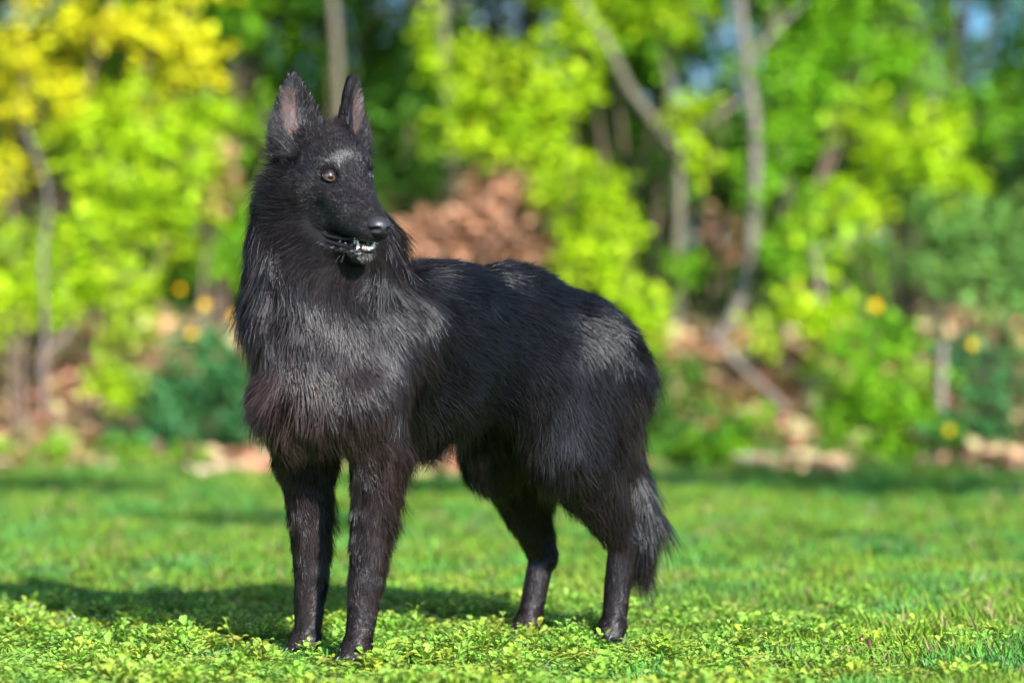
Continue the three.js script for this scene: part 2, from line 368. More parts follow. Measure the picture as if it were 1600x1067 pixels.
plant('wood_tree', 'dark leafy tree rising behind the lime shrub', 'tree', 'dark trees of the wood', [-1.65, -9.136], [
  [-1.661,2.368,-9.602,0.29,0.182,0.232,290],
  [-1.998,1.052,-8.985,0.253,0.181,0.202,290],
  [-1.524,1.204,-8.997,0.268,0.14,0.215,290],
  [-1.287,1.641,-8.702,0.294,0.113,0.235,290],
  [-1.961,1.45,-9.318,0.225,0.197,0.18,290],
  [-1.626,1.323,-8.239,0.129,0.24,0.192,290],
  [-1.666,0.972,-9.653,0.246,0.189,0.197,290],
  [-1.575,0.929,-9.451,0.292,0.13,0.234,290],
  [-1.487,1.649,-8.777,0.129,0.115,0.103,290],
  [-1.208,1.719,-8.521,0.223,0.183,0.179,290],
  [-1.524,1.593,-8.546,0.205,0.241,0.193,290],
  [-1.871,0.662,-8.967,0.233,0.25,0.2,290],
  [-1.478,1.216,-9.19,0.21,0.239,0.191,290],
  [-1.55,1.069,-8.26,0.152,0.187,0.149,290],
  [-1.4,0.562,-8.286,0.207,0.175,0.166,290],
  [-1.283,2.052,-9.596,0.221,0.22,0.177,290],
  [-1.631,2.009,-8.775,0.291,0.137,0.232,290],
  [-1.318,1.256,-8.27,0.162,0.217,0.174,290],
  [-1.859,1.256,-8.757,0.28,0.217,0.224,290],
  [-1.377,0.634,-8.383,0.184,0.11,0.147,290],
  [-1.261,2.852,-7.648,0.233,0.189,0.186,330],
  [-1.458,2.557,-7.4,0.305,0.205,0.244,330],
  [-1.466,2.677,-7.637,0.227,0.167,0.182,330],
  [-1.224,2.747,-7.912,0.248,0.239,0.198,330],
  [-1.763,2.931,-7.846,0.213,0.186,0.17,330],
  [-1.8,1.974,-7.768,0.313,0.205,0.25,330],
  [-1.377,2.038,-7.92,0.294,0.197,0.235,330]], { seed: 31, col: MID, len: 0.07, stem: 0.012, gap: -0.3, trunkName: 'trunk', crownName: 'crown', limbs: [[[[-1.65,0.073,-9.136],[-1.683,0.943,-9.136],[-1.644,1.71,-9.136],[-1.73,2.477,-9.136]], 0.05, 0.025]] });
plant('wood_tree', 'dark leafy tree behind the rusty twigs', 'tree', 'dark trees of the wood', [-1.145, -9.76], [
  [-0.789,0.948,-9.94,0.142,0.223,0.179,290],
  [-1.385,1.218,-9.985,0.199,0.257,0.205,290],
  [-0.749,0.863,-8.929,0.183,0.186,0.148,290],
  [-1.385,0.604,-9.415,0.223,0.256,0.205,290],
  [-0.862,1.807,-9.98,0.138,0.24,0.192,290],
  [-1.61,1.219,-10.207,0.293,0.172,0.234,290],
  [-1.281,2.142,-10.217,0.302,0.172,0.242,290],
  [-0.941,1.824,-9.246,0.215,0.184,0.172,290],
  [-0.703,0.959,-9.438,0.244,0.157,0.195,290],
  [-1.425,2.354,-9.028,0.219,0.129,0.175,290],
  [-0.915,2.554,-10.492,0.154,0.267,0.213,290],
  [-1.463,1.982,-10.078,0.186,0.219,0.175,290],
  [-0.988,1.883,-9.169,0.167,0.262,0.21,290],
  [-0.753,0.904,-10.128,0.264,0.26,0.211,290],
  [-1.502,1.072,-9.752,0.193,0.188,0.155,290],
  [-1.191,0.945,-9.255,0.172,0.205,0.164,290],
  [-1.359,1.172,-9.061,0.167,0.267,0.213,290],
  [-1.482,1.885,-10.346,0.279,0.28,0.224,290],
  [-1.321,1.122,-10.271,0.278,0.193,0.223,290],
  [-1.436,1.284,-9.15,0.249,0.125,0.199,290],
  [-0.823,2.835,-8.193,0.218,0.231,0.185,330],
  [-1.125,2.886,-8.445,0.296,0.184,0.237,330],
  [-0.994,2.908,-8.6,0.289,0.21,0.231,330],
  [-0.92,2.042,-8.697,0.306,0.231,0.244,330],
  [-1.179,2.478,-8.825,0.23,0.191,0.184,330],
  [-0.999,2.102,-8.354,0.319,0.177,0.255,330],
  [-0.941,2.863,-8.019,0.279,0.179,0.223,330]], { seed: 32, col: MID, len: 0.07, stem: 0.012, gap: -0.3, trunkName: 'trunk', crownName: 'crown', limbs: [[[[-1.145,0.051,-9.76],[-1.109,0.956,-9.76],[-1.136,1.755,-9.76],[-1.185,2.553,-9.76]], 0.05, 0.025]] });
plant('wood_tree', 'dark leafy tree beyond the mid green shrub', 'tree', 'dark trees of the wood', [-0.599, -10.502], [
  [-0.391,2.856,-10.076,0.147,0.2,0.16,290],
  [-0.259,1.337,-10.958,0.156,0.153,0.124,290],
  [-0.193,1.518,-9.732,0.213,0.132,0.171,290],
  [-0.199,1.911,-10.538,0.242,0.136,0.194,290],
  [-0.58,1.416,-10.591,0.275,0.137,0.22,290],
  [-0.499,2.143,-9.885,0.278,0.208,0.223,290],
  [-0.66,0.772,-10.255,0.225,0.286,0.229,290],
  [-0.173,1.198,-11.3,0.179,0.159,0.143,290],
  [-0.162,1.022,-10.128,0.206,0.231,0.185,290],
  [-0.747,1.781,-9.92,0.152,0.281,0.225,290],
  [-1.062,1.658,-10.833,0.178,0.284,0.227,290],
  [-0.714,0.916,-10.38,0.237,0.181,0.189,290],
  [-1.024,2.716,-10.384,0.281,0.217,0.225,290],
  [-0.147,2.487,-10.226,0.156,0.185,0.148,290],
  [-0.859,2.485,-10.308,0.154,0.188,0.15,290],
  [-0.657,0.739,-9.787,0.305,0.261,0.244,290],
  [-0.142,1.136,-10.265,0.181,0.264,0.212,290],
  [-0.955,1.047,-11.182,0.273,0.247,0.218,290],
  [-0.886,1.463,-11.265,0.235,0.224,0.188,290],
  [-0.454,0.958,-10.976,0.237,0.256,0.205,290],
  [-0.688,3.083,-8.962,0.261,0.25,0.209,330],
  [-0.522,2.486,-9.578,0.339,0.268,0.271,330],
  [-0.241,2.104,-9.344,0.278,0.234,0.223,330],
  [-0.389,2.309,-9.502,0.333,0.253,0.266,330],
  [-0.697,2.442,-8.789,0.306,0.193,0.245,330],
  [-0.89,2.081,-9.472,0.275,0.188,0.22,330],
  [-0.33,2.248,-8.757,0.326,0.258,0.261,330]], { seed: 33, col: MID, len: 0.07, stem: 0.012, gap: -0.3, trunkName: 'trunk', crownName: 'crown', limbs: [[[[-0.599,0.025,-10.502],[-0.591,0.972,-10.502],[-0.649,1.808,-10.502],[-0.722,2.643,-10.502]], 0.05, 0.025]] });
plant('wood_tree', 'dark leafy tree beyond the drooping sapling', 'tree', 'dark trees of the wood', [0.0, -9.101], [
  [-0.049,1.283,-8.315,0.225,0.134,0.18,290],
  [-0.429,2.542,-9.103,0.186,0.155,0.149,290],
  [-0.083,0.594,-9.344,0.151,0.156,0.125,290],
  [-0.333,1.446,-8.325,0.242,0.116,0.193,290],
  [0.211,0.767,-9.771,0.291,0.236,0.233,290],
  [0.268,0.694,-8.395,0.146,0.134,0.117,290],
  [-0.04,1.349,-9.905,0.216,0.259,0.207,290],
  [0.276,2.631,-9.447,0.202,0.203,0.162,290],
  [0.135,0.629,-9.539,0.28,0.123,0.224,290],
  [0.005,1.221,-9.69,0.275,0.149,0.22,290],
  [0.258,1.998,-8.385,0.183,0.227,0.182,290],
  [0.197,0.561,-8.544,0.291,0.253,0.233,290],
  [-0.16,1.057,-9.678,0.216,0.171,0.173,290],
  [0.349,1.083,-8.692,0.151,0.218,0.174,290],
  [-0.212,0.932,-9.081,0.3,0.128,0.24,290],
  [-0.107,2.09,-8.891,0.282,0.215,0.226,290],
  [-0.015,1.274,-8.504,0.203,0.209,0.167,290],
  [-0.177,2.497,-9.527,0.236,0.241,0.192,290],
  [0.044,1.007,-8.664,0.259,0.226,0.207,290],
  [-0.314,1.105,-8.65,0.2,0.171,0.16,290],
  [-0.278,2.131,-7.34,0.249,0.181,0.199,330],
  [-0.206,2.228,-8.148,0.279,0.203,0.223,330],
  [0.037,2.07,-7.382,0.238,0.242,0.193,330],
  [0.098,2.862,-7.695,0.291,0.214,0.232,330],
  [0.246,2.217,-7.826,0.234,0.235,0.188,330],
  [-0.04,2.674,-7.368,0.298,0.244,0.238,330],
  [-0.244,2.0,-8.171,0.315,0.194,0.252,330]], { seed: 34, col: MID, len: 0.07, stem: 0.012, gap: -0.3, trunkName: 'trunk', crownName: 'crown', limbs: [[[[0.0,0.074,-9.101],[-0.005,0.942,-9.101],[0.092,1.707,-9.101],[0.07,2.473,-9.101]], 0.05, 0.025]] });
plant('wood_tree', 'dark leafy tree beyond the forked tree', 'tree', 'dark trees of the wood', [0.549, -9.116], [
  [0.382,0.953,-8.524,0.127,0.161,0.129,290],
  [0.351,1.802,-9.758,0.238,0.158,0.19,290],
  [0.196,1.104,-8.439,0.189,0.224,0.179,290],
  [0.569,0.979,-9.142,0.179,0.169,0.143,290],
  [0.366,1.023,-9.529,0.227,0.148,0.182,290],
  [0.381,1.422,-8.471,0.162,0.164,0.131,290],
  [0.184,0.966,-9.389,0.222,0.209,0.177,290],
  [0.444,0.722,-8.466,0.265,0.175,0.212,290],
  [0.292,2.149,-8.677,0.229,0.134,0.183,290],
  [0.437,1.428,-8.326,0.184,0.214,0.171,290],
  [0.287,1.915,-9.721,0.311,0.193,0.249,290],
  [0.574,1.125,-9.699,0.292,0.126,0.233,290],
  [0.579,0.799,-9.685,0.249,0.216,0.199,290],
  [0.584,1.957,-9.326,0.285,0.144,0.228,290],
  [0.35,1.784,-9.37,0.215,0.14,0.172,290],
  [0.91,0.938,-9.394,0.141,0.118,0.112,290],
  [0.927,1.04,-8.335,0.165,0.195,0.156,290],
  [0.714,1.068,-8.337,0.192,0.183,0.153,290],
  [0.577,0.95,-8.598,0.237,0.136,0.19,290],
  [0.601,1.534,-8.705,0.296,0.144,0.237,290],
  [0.463,2.665,-8.093,0.302,0.192,0.241,330],
  [0.343,2.161,-7.663,0.229,0.173,0.183,330],
  [0.646,2.301,-8.022,0.223,0.212,0.178,330],
  [0.279,2.338,-7.446,0.231,0.21,0.185,330],
  [0.289,2.071,-7.383,0.234,0.227,0.187,330],
  [0.364,2.736,-7.999,0.28,0.243,0.224,330],
  [0.7,1.868,-7.302,0.247,0.199,0.198,330]], { seed: 35, col: MID, len: 0.07, stem: 0.012, gap: -0.3, trunkName: 'trunk', crownName: 'crown', limbs: [[[[0.549,0.074,-9.116],[0.527,0.942,-9.116],[0.624,1.708,-9.116],[0.522,2.475,-9.116]], 0.05, 0.025]] });
plant('wood_tree', 'dark leafy tree beyond the slim curved trunk', 'tree', 'dark trees of the wood', [1.197, -10.484], [
  [1.568,1.06,-9.627,0.16,0.219,0.175,290],
  [1.262,1.261,-10.979,0.248,0.134,0.198,290],
  [1.27,2.599,-9.922,0.172,0.27,0.216,290],
  [1.384,1.623,-10.267,0.179,0.266,0.213,290],
  [0.979,2.355,-10.011,0.185,0.185,0.148,290],
  [1.418,1.6,-10.609,0.314,0.212,0.251,290],
  [1.391,1.059,-10.231,0.324,0.16,0.26,290],
  [1.629,1.22,-10.459,0.152,0.191,0.153,290],
  [1.326,1.838,-10.984,0.169,0.272,0.217,290],
  [1.2,2.494,-10.106,0.227,0.263,0.211,290],
  [1.443,1.389,-10.024,0.186,0.144,0.149,290],
  [1.242,1.927,-9.773,0.228,0.261,0.209,290],
  [1.075,1.734,-9.764,0.284,0.179,0.227,290],
  [1.603,1.114,-10.482,0.195,0.194,0.156,290],
  [1.19,1.304,-10.527,0.283,0.283,0.227,290],
  [0.995,2.375,-11.302,0.342,0.225,0.274,290],
  [0.839,1.162,-10.118,0.198,0.202,0.162,290],
  [1.432,1.699,-10.293,0.211,0.247,0.198,290],
  [1.725,1.251,-11.375,0.158,0.191,0.153,290],
  [1.204,1.165,-10.905,0.322,0.267,0.258,290],
  [1.442,2.431,-9.365,0.299,0.252,0.239,330],
  [1.422,2.092,-9.485,0.324,0.235,0.259,330],
  [1.072,2.842,-9.537,0.324,0.268,0.259,330],
  [1.203,3.147,-9.032,0.273,0.276,0.221,330],
  [1.222,2.813,-9.097,0.343,0.232,0.275,330],
  [1.227,2.805,-9.011,0.326,0.198,0.26,330],
  [1.252,2.244,-9.58,0.306,0.249,0.245,330]], { seed: 36, col: MID, len: 0.07, stem: 0.012, gap: -0.3, trunkName: 'trunk', crownName: 'crown', limbs: [[[[1.197,0.026,-10.484],[1.251,0.972,-10.484],[1.262,1.807,-10.484],[1.299,2.641,-10.484]], 0.05, 0.025]] });
plant('wood_tree', 'dark leafy tree above the dark hollow', 'tree', 'dark trees of the wood', [1.726, -9.841], [
  [1.321,1.715,-9.034,0.215,0.124,0.172,290],
  [1.617,1.48,-10.668,0.164,0.131,0.131,290],
  [1.478,1.488,-10.382,0.15,0.167,0.134,290],
  [2.164,2.132,-9.956,0.176,0.127,0.141,290],
  [1.345,2.526,-10.305,0.204,0.22,0.176,290],
  [1.572,0.913,-9.411,0.164,0.159,0.131,290],
  [1.325,2.834,-10.24,0.193,0.181,0.154,290],
  [1.362,1.247,-9.008,0.267,0.144,0.214,290],
  [2.093,1.232,-9.517,0.276,0.224,0.22,290],
  [1.973,1.971,-9.897,0.194,0.257,0.206,290],
  [1.364,1.049,-8.968,0.292,0.156,0.233,290],
  [2.153,1.372,-10.18,0.164,0.209,0.167,290],
  [1.501,2.851,-10.345,0.306,0.145,0.245,290],
  [1.631,1.788,-10.131,0.279,0.226,0.223,290],
  [1.44,1.532,-9.093,0.218,0.203,0.174,290],
  [1.597,0.949,-9.199,0.16,0.159,0.128,290],
  [1.359,1.005,-9.043,0.232,0.146,0.186,290],
  [2.088,2.716,-9.406,0.227,0.205,0.181,290],
  [2.062,1.416,-9.51,0.234,0.215,0.187,290],
  [1.348,2.18,-10.243,0.229,0.193,0.183,290],
  [1.36,2.044,-8.302,0.309,0.216,0.248,330],
  [1.618,2.636,-8.34,0.223,0.211,0.178,330],
  [1.613,2.639,-8.941,0.25,0.266,0.213,330],
  [1.396,3.029,-8.75,0.225,0.263,0.211,330],
  [1.749,2.24,-8.073,0.3,0.242,0.24,330],
  [1.437,2.49,-8.264,0.236,0.204,0.189,330],
  [1.843,2.217,-8.381,0.241,0.191,0.193,330]], { seed: 37, col: MID, len: 0.07, stem: 0.012, gap: -0.3, trunkName: 'trunk', crownName: 'crown', limbs: [[[[1.726,0.048,-9.841],[1.707,0.958,-9.841],[1.653,1.76,-9.841],[1.842,2.563,-9.841]], 0.05, 0.025]] });
plant('wood_tree', 'dark leafy tree beyond the pale bush', 'tree', 'dark trees of the wood', [2.37, -10.321], [
  [2.622,0.978,-9.838,0.193,0.211,0.169,290],
  [2.475,1.144,-10.394,0.253,0.223,0.202,290],
  [2.408,0.9,-10.333,0.317,0.216,0.254,290],
  [2.737,0.972,-11.179,0.228,0.304,0.243,290],
  [2.551,2.111,-9.907,0.167,0.239,0.191,290],
  [2.086,2.614,-9.697,0.314,0.241,0.251,290],
  [2.485,0.85,-9.999,0.169,0.172,0.137,290],
  [2.094,1.055,-9.955,0.154,0.194,0.155,290],
  [2.138,2.581,-9.812,0.222,0.152,0.178,290],
  [2.136,2.395,-9.615,0.247,0.155,0.197,290],
  [2.717,1.683,-10.289,0.304,0.197,0.243,290],
  [2.235,1.255,-9.972,0.286,0.193,0.229,290],
  [2.253,0.776,-10.745,0.231,0.251,0.201,290],
  [2.133,2.652,-9.928,0.263,0.165,0.211,290],
  [1.889,1.215,-9.645,0.183,0.181,0.146,290],
  [2.578,1.416,-11.076,0.335,0.183,0.268,290],
  [2.674,1.495,-10.956,0.171,0.173,0.139,290],
  [2.787,0.984,-10.215,0.189,0.186,0.151,290],
  [2.177,1.721,-9.582,0.204,0.262,0.21,290],
  [2.565,1.725,-10.168,0.227,0.184,0.182,290],
  [1.89,2.608,-9.115,0.269,0.252,0.215,330],
  [2.351,2.578,-9.208,0.322,0.274,0.257,330],
  [2.455,2.848,-8.778,0.23,0.189,0.184,330],
  [2.21,2.082,-8.773,0.329,0.188,0.263,330],
  [1.951,2.892,-9.331,0.241,0.186,0.193,330],
  [2.265,2.485,-9.107,0.306,0.219,0.245,330],
  [2.404,3.305,-9.382,0.337,0.26,0.269,330]], { seed: 38, col: MID, len: 0.07, stem: 0.012, gap: -0.3, trunkName: 'trunk', crownName: 'crown', limbs: [[[[2.37,0.031,-10.321],[2.406,0.968,-10.321],[2.274,1.795,-10.321],[2.286,2.621,-10.321]], 0.05, 0.025]] });
plant('hedge_shrub', 'green leafy shrub in the second hedge row behind the yellow leaved shrub', 'shrub', 'second row hedge shrubs', [-1.942, -8.003], [
  [-2.052,1.646,-8.106,0.133,0.142,0.113,200],
  [-1.982,1.672,-8.246,0.18,0.104,0.144,200],
  [-1.847,1.036,-8.138,0.201,0.099,0.161,200],
  [-1.915,1.318,-8.259,0.145,0.108,0.116,200],
  [-1.918,1.22,-7.709,0.138,0.095,0.111,200],
  [-2.151,1.461,-7.754,0.134,0.133,0.107,200],
  [-1.998,0.808,-7.764,0.151,0.134,0.121,200],
  [-1.856,1.335,-7.751,0.158,0.153,0.126,200]], { seed: 70, col: MID, len: 0.045, gap: -0.25, stem: 0.009 });
plant('hedge_shrub', 'green leafy shrub in the second hedge row behind the spreading lime shrub', 'shrub', 'second row hedge shrubs', [-1.529, -8.123], [
  [-1.488,0.791,-8.225,0.173,0.118,0.138,200],
  [-1.765,0.739,-8.246,0.129,0.142,0.114,200],
  [-1.342,1.279,-7.877,0.169,0.149,0.135,200],
  [-1.336,1.251,-8.237,0.164,0.142,0.131,200],
  [-1.393,0.85,-7.84,0.139,0.148,0.119,200],
  [-1.578,1.565,-8.061,0.188,0.104,0.151,200],
  [-1.637,1.219,-8.385,0.141,0.165,0.132,200],
  [-1.3,1.185,-7.963,0.2,0.131,0.16,200]], { seed: 71, col: FRESH, len: 0.045, gap: -0.25, stem: 0.009 });
plant('hedge_shrub', 'green leafy shrub in the second hedge row behind the hanging rusty twigs', 'shrub', 'second row hedge shrubs', [-1.072, -7.769], [
  [-1.195,1.629,-7.494,0.172,0.095,0.137,200],
  [-0.951,1.456,-8.058,0.193,0.112,0.154,200],
  [-1.204,1.192,-7.894,0.148,0.128,0.119,200],
  [-0.948,1.517,-7.492,0.173,0.121,0.138,200],
  [-1.074,1.134,-8.015,0.174,0.127,0.139,200],
  [-1.138,0.942,-7.698,0.138,0.146,0.117,200],
  [-1.249,1.374,-7.758,0.151,0.102,0.121,200],
  [-0.992,1.643,-7.849,0.119,0.159,0.127,200]], { seed: 72, col: FRESH, len: 0.045, gap: -0.25, stem: 0.009 });
plant('hedge_shrub', 'green leafy shrub in the second hedge row behind the head of the dog', 'shrub', 'second row hedge shrubs', [-0.663, -7.995], [
  [-0.648,0.912,-8.252,0.191,0.134,0.153,200],
  [-0.838,0.803,-8.124,0.174,0.164,0.139,200],
  [-0.424,1.171,-7.766,0.117,0.142,0.114,200],
  [-0.874,0.497,-7.86,0.12,0.113,0.096,200],
  [-0.826,0.843,-8.249,0.189,0.099,0.151,200],
  [-0.652,1.568,-7.749,0.193,0.137,0.155,200],
  [-0.891,0.699,-7.846,0.131,0.163,0.13,200],
  [-0.549,1.651,-7.794,0.138,0.15,0.12,200]], { seed: 73, col: MID, len: 0.045, gap: -0.25, stem: 0.009 });
plant('hedge_shrub', 'green leafy shrub in the second hedge row behind the rusty bush', 'shrub', 'second row hedge shrubs', [-0.238, -8.07], [
  [-0.214,1.279,-8.362,0.122,0.144,0.115,200],
  [-0.484,1.016,-8.191,0.199,0.162,0.159,200],
  [-0.172,1.149,-7.994,0.155,0.156,0.125,200],
  [-0.341,1.317,-8.143,0.163,0.106,0.131,200],
  [-0.239,1.318,-8.237,0.146,0.167,0.134,200],
  [0.016,0.501,-7.979,0.171,0.157,0.137,200],
  [-0.452,1.061,-8.187,0.201,0.127,0.161,200],
  [-0.444,1.291,-7.927,0.136,0.157,0.125,200]], { seed: 74, col: FRESH, len: 0.045, gap: -0.25, stem: 0.009 });
plant('hedge_shrub', 'green leafy shrub in the second hedge row behind the drooping lime sapling', 'shrub', 'second row hedge shrubs', [0.189, -7.974], [
  [0.355,1.463,-8.137,0.192,0.158,0.154,200],
  [0.364,1.451,-7.804,0.172,0.155,0.138,200],
  [0.277,1.184,-8.086,0.157,0.167,0.133,200],
  [0.142,0.592,-7.688,0.146,0.097,0.117,200],
  [0.372,1.132,-7.902,0.164,0.119,0.131,200],
  [0.245,0.849,-7.75,0.181,0.148,0.145,200],
  [0.442,1.395,-7.953,0.123,0.101,0.098,200],
  [-0.052,0.502,-8.001,0.201,0.105,0.16,200]], { seed: 75, col: FRESH, len: 0.045, gap: -0.25, stem: 0.009 });
plant('hedge_shrub', 'green leafy shrub in the second hedge row behind the forked tree', 'shrub', 'second row hedge shrubs', [0.608, -7.815], [
  [0.858,1.562,-7.924,0.134,0.152,0.122,200],
  [0.346,0.506,-7.628,0.18,0.153,0.144,200],
  [0.435,0.75,-8.075,0.152,0.113,0.122,200],
  [0.499,1.031,-7.787,0.124,0.126,0.101,200],
  [0.695,0.563,-7.944,0.2,0.129,0.16,200],
  [0.751,0.564,-7.798,0.142,0.158,0.126,200],
  [0.366,1.542,-8.077,0.132,0.151,0.121,200],
  [0.487,0.817,-7.874,0.195,0.153,0.156,200]], { seed: 76, col: MID, len: 0.045, gap: -0.25, stem: 0.009 });
plant('hedge_shrub', 'green leafy shrub in the second hedge row behind the slim curved trunk', 'shrub', 'second row hedge shrubs', [1.044, -8.033], [
  [1.242,1.456,-7.999,0.174,0.154,0.139,200],
  [1.265,0.532,-7.785,0.131,0.115,0.104,200],
  [1.304,1.277,-8.093,0.146,0.138,0.117,200],
  [0.894,0.62,-8.0,0.171,0.115,0.137,200],
  [1.144,0.625,-8.232,0.202,0.159,0.161,200],
  [0.986,0.81,-8.085,0.14,0.154,0.123,200],
  [1.192,0.785,-7.806,0.176,0.112,0.141,200],
  [1.126,0.925,-8.259,0.2,0.114,0.16,200]], { seed: 77, col: FRESH, len: 0.045, gap: -0.25, stem: 0.009 });
plant('hedge_shrub', 'green leafy shrub in the second hedge row behind the lime spray', 'shrub', 'second row hedge shrubs', [1.476, -8.074], [
  [1.41,1.345,-8.354,0.196,0.13,0.157,200],
  [1.35,0.941,-8.05,0.153,0.149,0.122,200],
  [1.693,0.624,-8.266,0.2,0.129,0.16,200],
  [1.376,1.033,-8.131,0.122,0.119,0.097,200],
  [1.264,0.705,-7.854,0.127,0.134,0.107,200],
  [1.681,1.086,-8.112,0.128,0.143,0.114,200],
  [1.292,1.224,-8.333,0.154,0.155,0.124,200],
  [1.664,0.678,-7.947,0.13,0.121,0.104,200]], { seed: 78, col: FRESH, len: 0.045, gap: -0.25, stem: 0.009 });
plant('hedge_shrub', 'green leafy shrub in the second hedge row behind the pale bush', 'shrub', 'second row hedge shrubs', [1.872, -7.832], [
  [1.778,1.062,-7.902,0.126,0.113,0.101,200],
  [2.044,0.885,-7.735,0.185,0.093,0.148,200],
  [1.746,0.731,-8.062,0.154,0.126,0.123,200],
  [1.955,0.806,-7.659,0.131,0.117,0.105,200],
  [1.854,1.127,-7.628,0.164,0.121,0.131,200],
  [1.855,0.907,-7.589,0.137,0.13,0.109,200],
  [1.668,0.807,-7.608,0.19,0.105,0.152,200],
  [1.976,1.107,-7.683,0.176,0.14,0.141,200]], { seed: 79, col: MID, len: 0.045, gap: -0.25, stem: 0.009 });
plant('hedge_shrub', 'green leafy shrub carrying the hedge on past the yellow shrub', 'shrub', 'hedge shrubs past the yellow shrub', [-2.144, -7.192], [
  [-2.12,1.429,-7.149,0.186,0.182,0.149,240],
  [-2.143,1.26,-7.152,0.23,0.241,0.193,240],
  [-2.352,1.217,-6.998,0.245,0.173,0.196,240],
  [-2.068,1.691,-7.416,0.216,0.245,0.196,240],
  [-2.086,0.68,-7.429,0.203,0.219,0.175,240],
  [-2.072,1.477,-7.164,0.2,0.18,0.16,240],
  [-1.902,0.946,-7.039,0.217,0.198,0.174,240],
  [-2.195,2.122,-7.394,0.195,0.197,0.157,240],
  [-2.261,1.023,-7.192,0.261,0.23,0.209,240]], { seed: 110, col: FRESH, len: 0.055, gap: -0.3, stem: 0.009 });
plant('hedge_shrub', 'green leafy shrub carrying the hedge on past the yellow shrub', 'shrub', 'hedge shrubs past the yellow shrub', [-2.635, -7.075], [
  [-2.748,1.562,-7.341,0.244,0.177,0.195,240],
  [-2.906,1.884,-7.108,0.26,0.197,0.208,240],
  [-2.828,1.825,-7.058,0.238,0.158,0.191,240],
  [-2.863,0.625,-7.074,0.247,0.238,0.198,240],
  [-2.784,2.058,-7.185,0.191,0.211,0.169,240],
  [-2.441,1.381,-7.0,0.22,0.171,0.176,240],
  [-2.441,1.252,-7.234,0.256,0.205,0.205,240],
  [-2.897,0.975,-7.073,0.246,0.179,0.197,240],
  [-2.48,1.207,-7.289,0.225,0.188,0.18,240]], { seed: 111, col: LIME, len: 0.055, gap: -0.3, stem: 0.009 });
plant('hedge_shrub', 'green leafy shrub carrying the hedge on past the yellow shrub', 'shrub', 'hedge shrubs past the yellow shrub', [-3.068, -6.756], [
  [-2.94,1.667,-6.788,0.191,0.169,0.153,240],
  [-3.23,1.819,-6.852,0.258,0.213,0.207,240],
  [-3.053,0.86,-6.893,0.249,0.238,0.199,240],
  [-2.948,0.723,-6.999,0.234,0.179,0.187,240],
  [-3.113,0.48,-6.501,0.227,0.187,0.182,240],
  [-3.22,1.113,-7.049,0.237,0.203,0.19,240],
  [-3.097,0.883,-6.696,0.194,0.179,0.155,240],
  [-2.892,1.246,-6.526,0.204,0.156,0.163,240],
  [-3.259,0.578,-6.785,0.19,0.194,0.155,240]], { seed: 112, col: MID, len: 0.055, gap: -0.3, stem: 0.009 });
plant('hedge_shrub', 'green leafy shrub carrying the hedge on past the yellow shrub', 'shrub', 'hedge shrubs past the yellow shrub', [-3.649, -7.062], [
  [-3.783,1.331,-6.765,0.259,0.18,0.207,240],
  [-3.539,0.554,-6.869,0.256,0.217,0.205,240],
  [-3.812,1.563,-6.955,0.178,0.164,0.142,240],
  [-3.648,1.357,-7.204,0.227,0.214,0.181,240],
  [-3.857,1.513,-7.225,0.23,0.232,0.186,240],
  [-3.819,0.673,-7.059,0.187,0.232,0.186,240],
  [-3.457,0.509,-7.289,0.261,0.191,0.209,240],
  [-3.73,1.062,-7.357,0.204,0.205,0.164,240],
  [-3.598,1.203,-6.904,0.197,0.214,0.171,240]], { seed: 113, col: FRESH, len: 0.055, gap: -0.3, stem: 0.009 });
plant('wood_tree', 'dense tree of the wood beyond the yellow end of the hedge', 'tree', 'trees beyond the yellow hedge end', [-3.165, -11.871], [
  [-3.669,0.791,-11.408,0.351,0.375,0.3,240],
  [-2.867,0.731,-11.879,0.363,0.428,0.342,240],
  [-2.479,2.454,-11.241,0.411,0.428,0.343,240],
  [-2.903,2.651,-12.761,0.497,0.405,0.398,240],
  [-3.804,1.56,-12.211,0.401,0.333,0.321,240],
  [-3.863,1.273,-12.76,0.496,0.347,0.397,240],
  [-2.657,1.329,-11.744,0.431,0.431,0.345,240],
  [-3.826,1.933,-12.721,0.44,0.357,0.352,240],
  [-3.374,2.819,-11.997,0.335,0.447,0.357,240],
  [-3.675,2.693,-12.554,0.388,0.449,0.359,240],
  [-3.378,1.677,-11.789,0.389,0.396,0.317,240],
  [-3.726,0.455,-12.615,0.36,0.397,0.317,240],
  [-3.693,1.207,-12.154,0.49,0.367,0.392,240],
  [-3.222,1.657,-11.93,0.35,0.379,0.303,240],
  [-3.636,2.606,-12.065,0.393,0.362,0.315,240]], { seed: 130, col: MID, len: 0.09, stem: 0.012, gap: -0.4, trunkName: 'trunk', crownName: 'crown', limbs: [[[[-3.165,0.098,-11.871],[-3.104,1.303,-11.871],[-3.225,2.81,-11.871]], 0.06, 0.03]] });
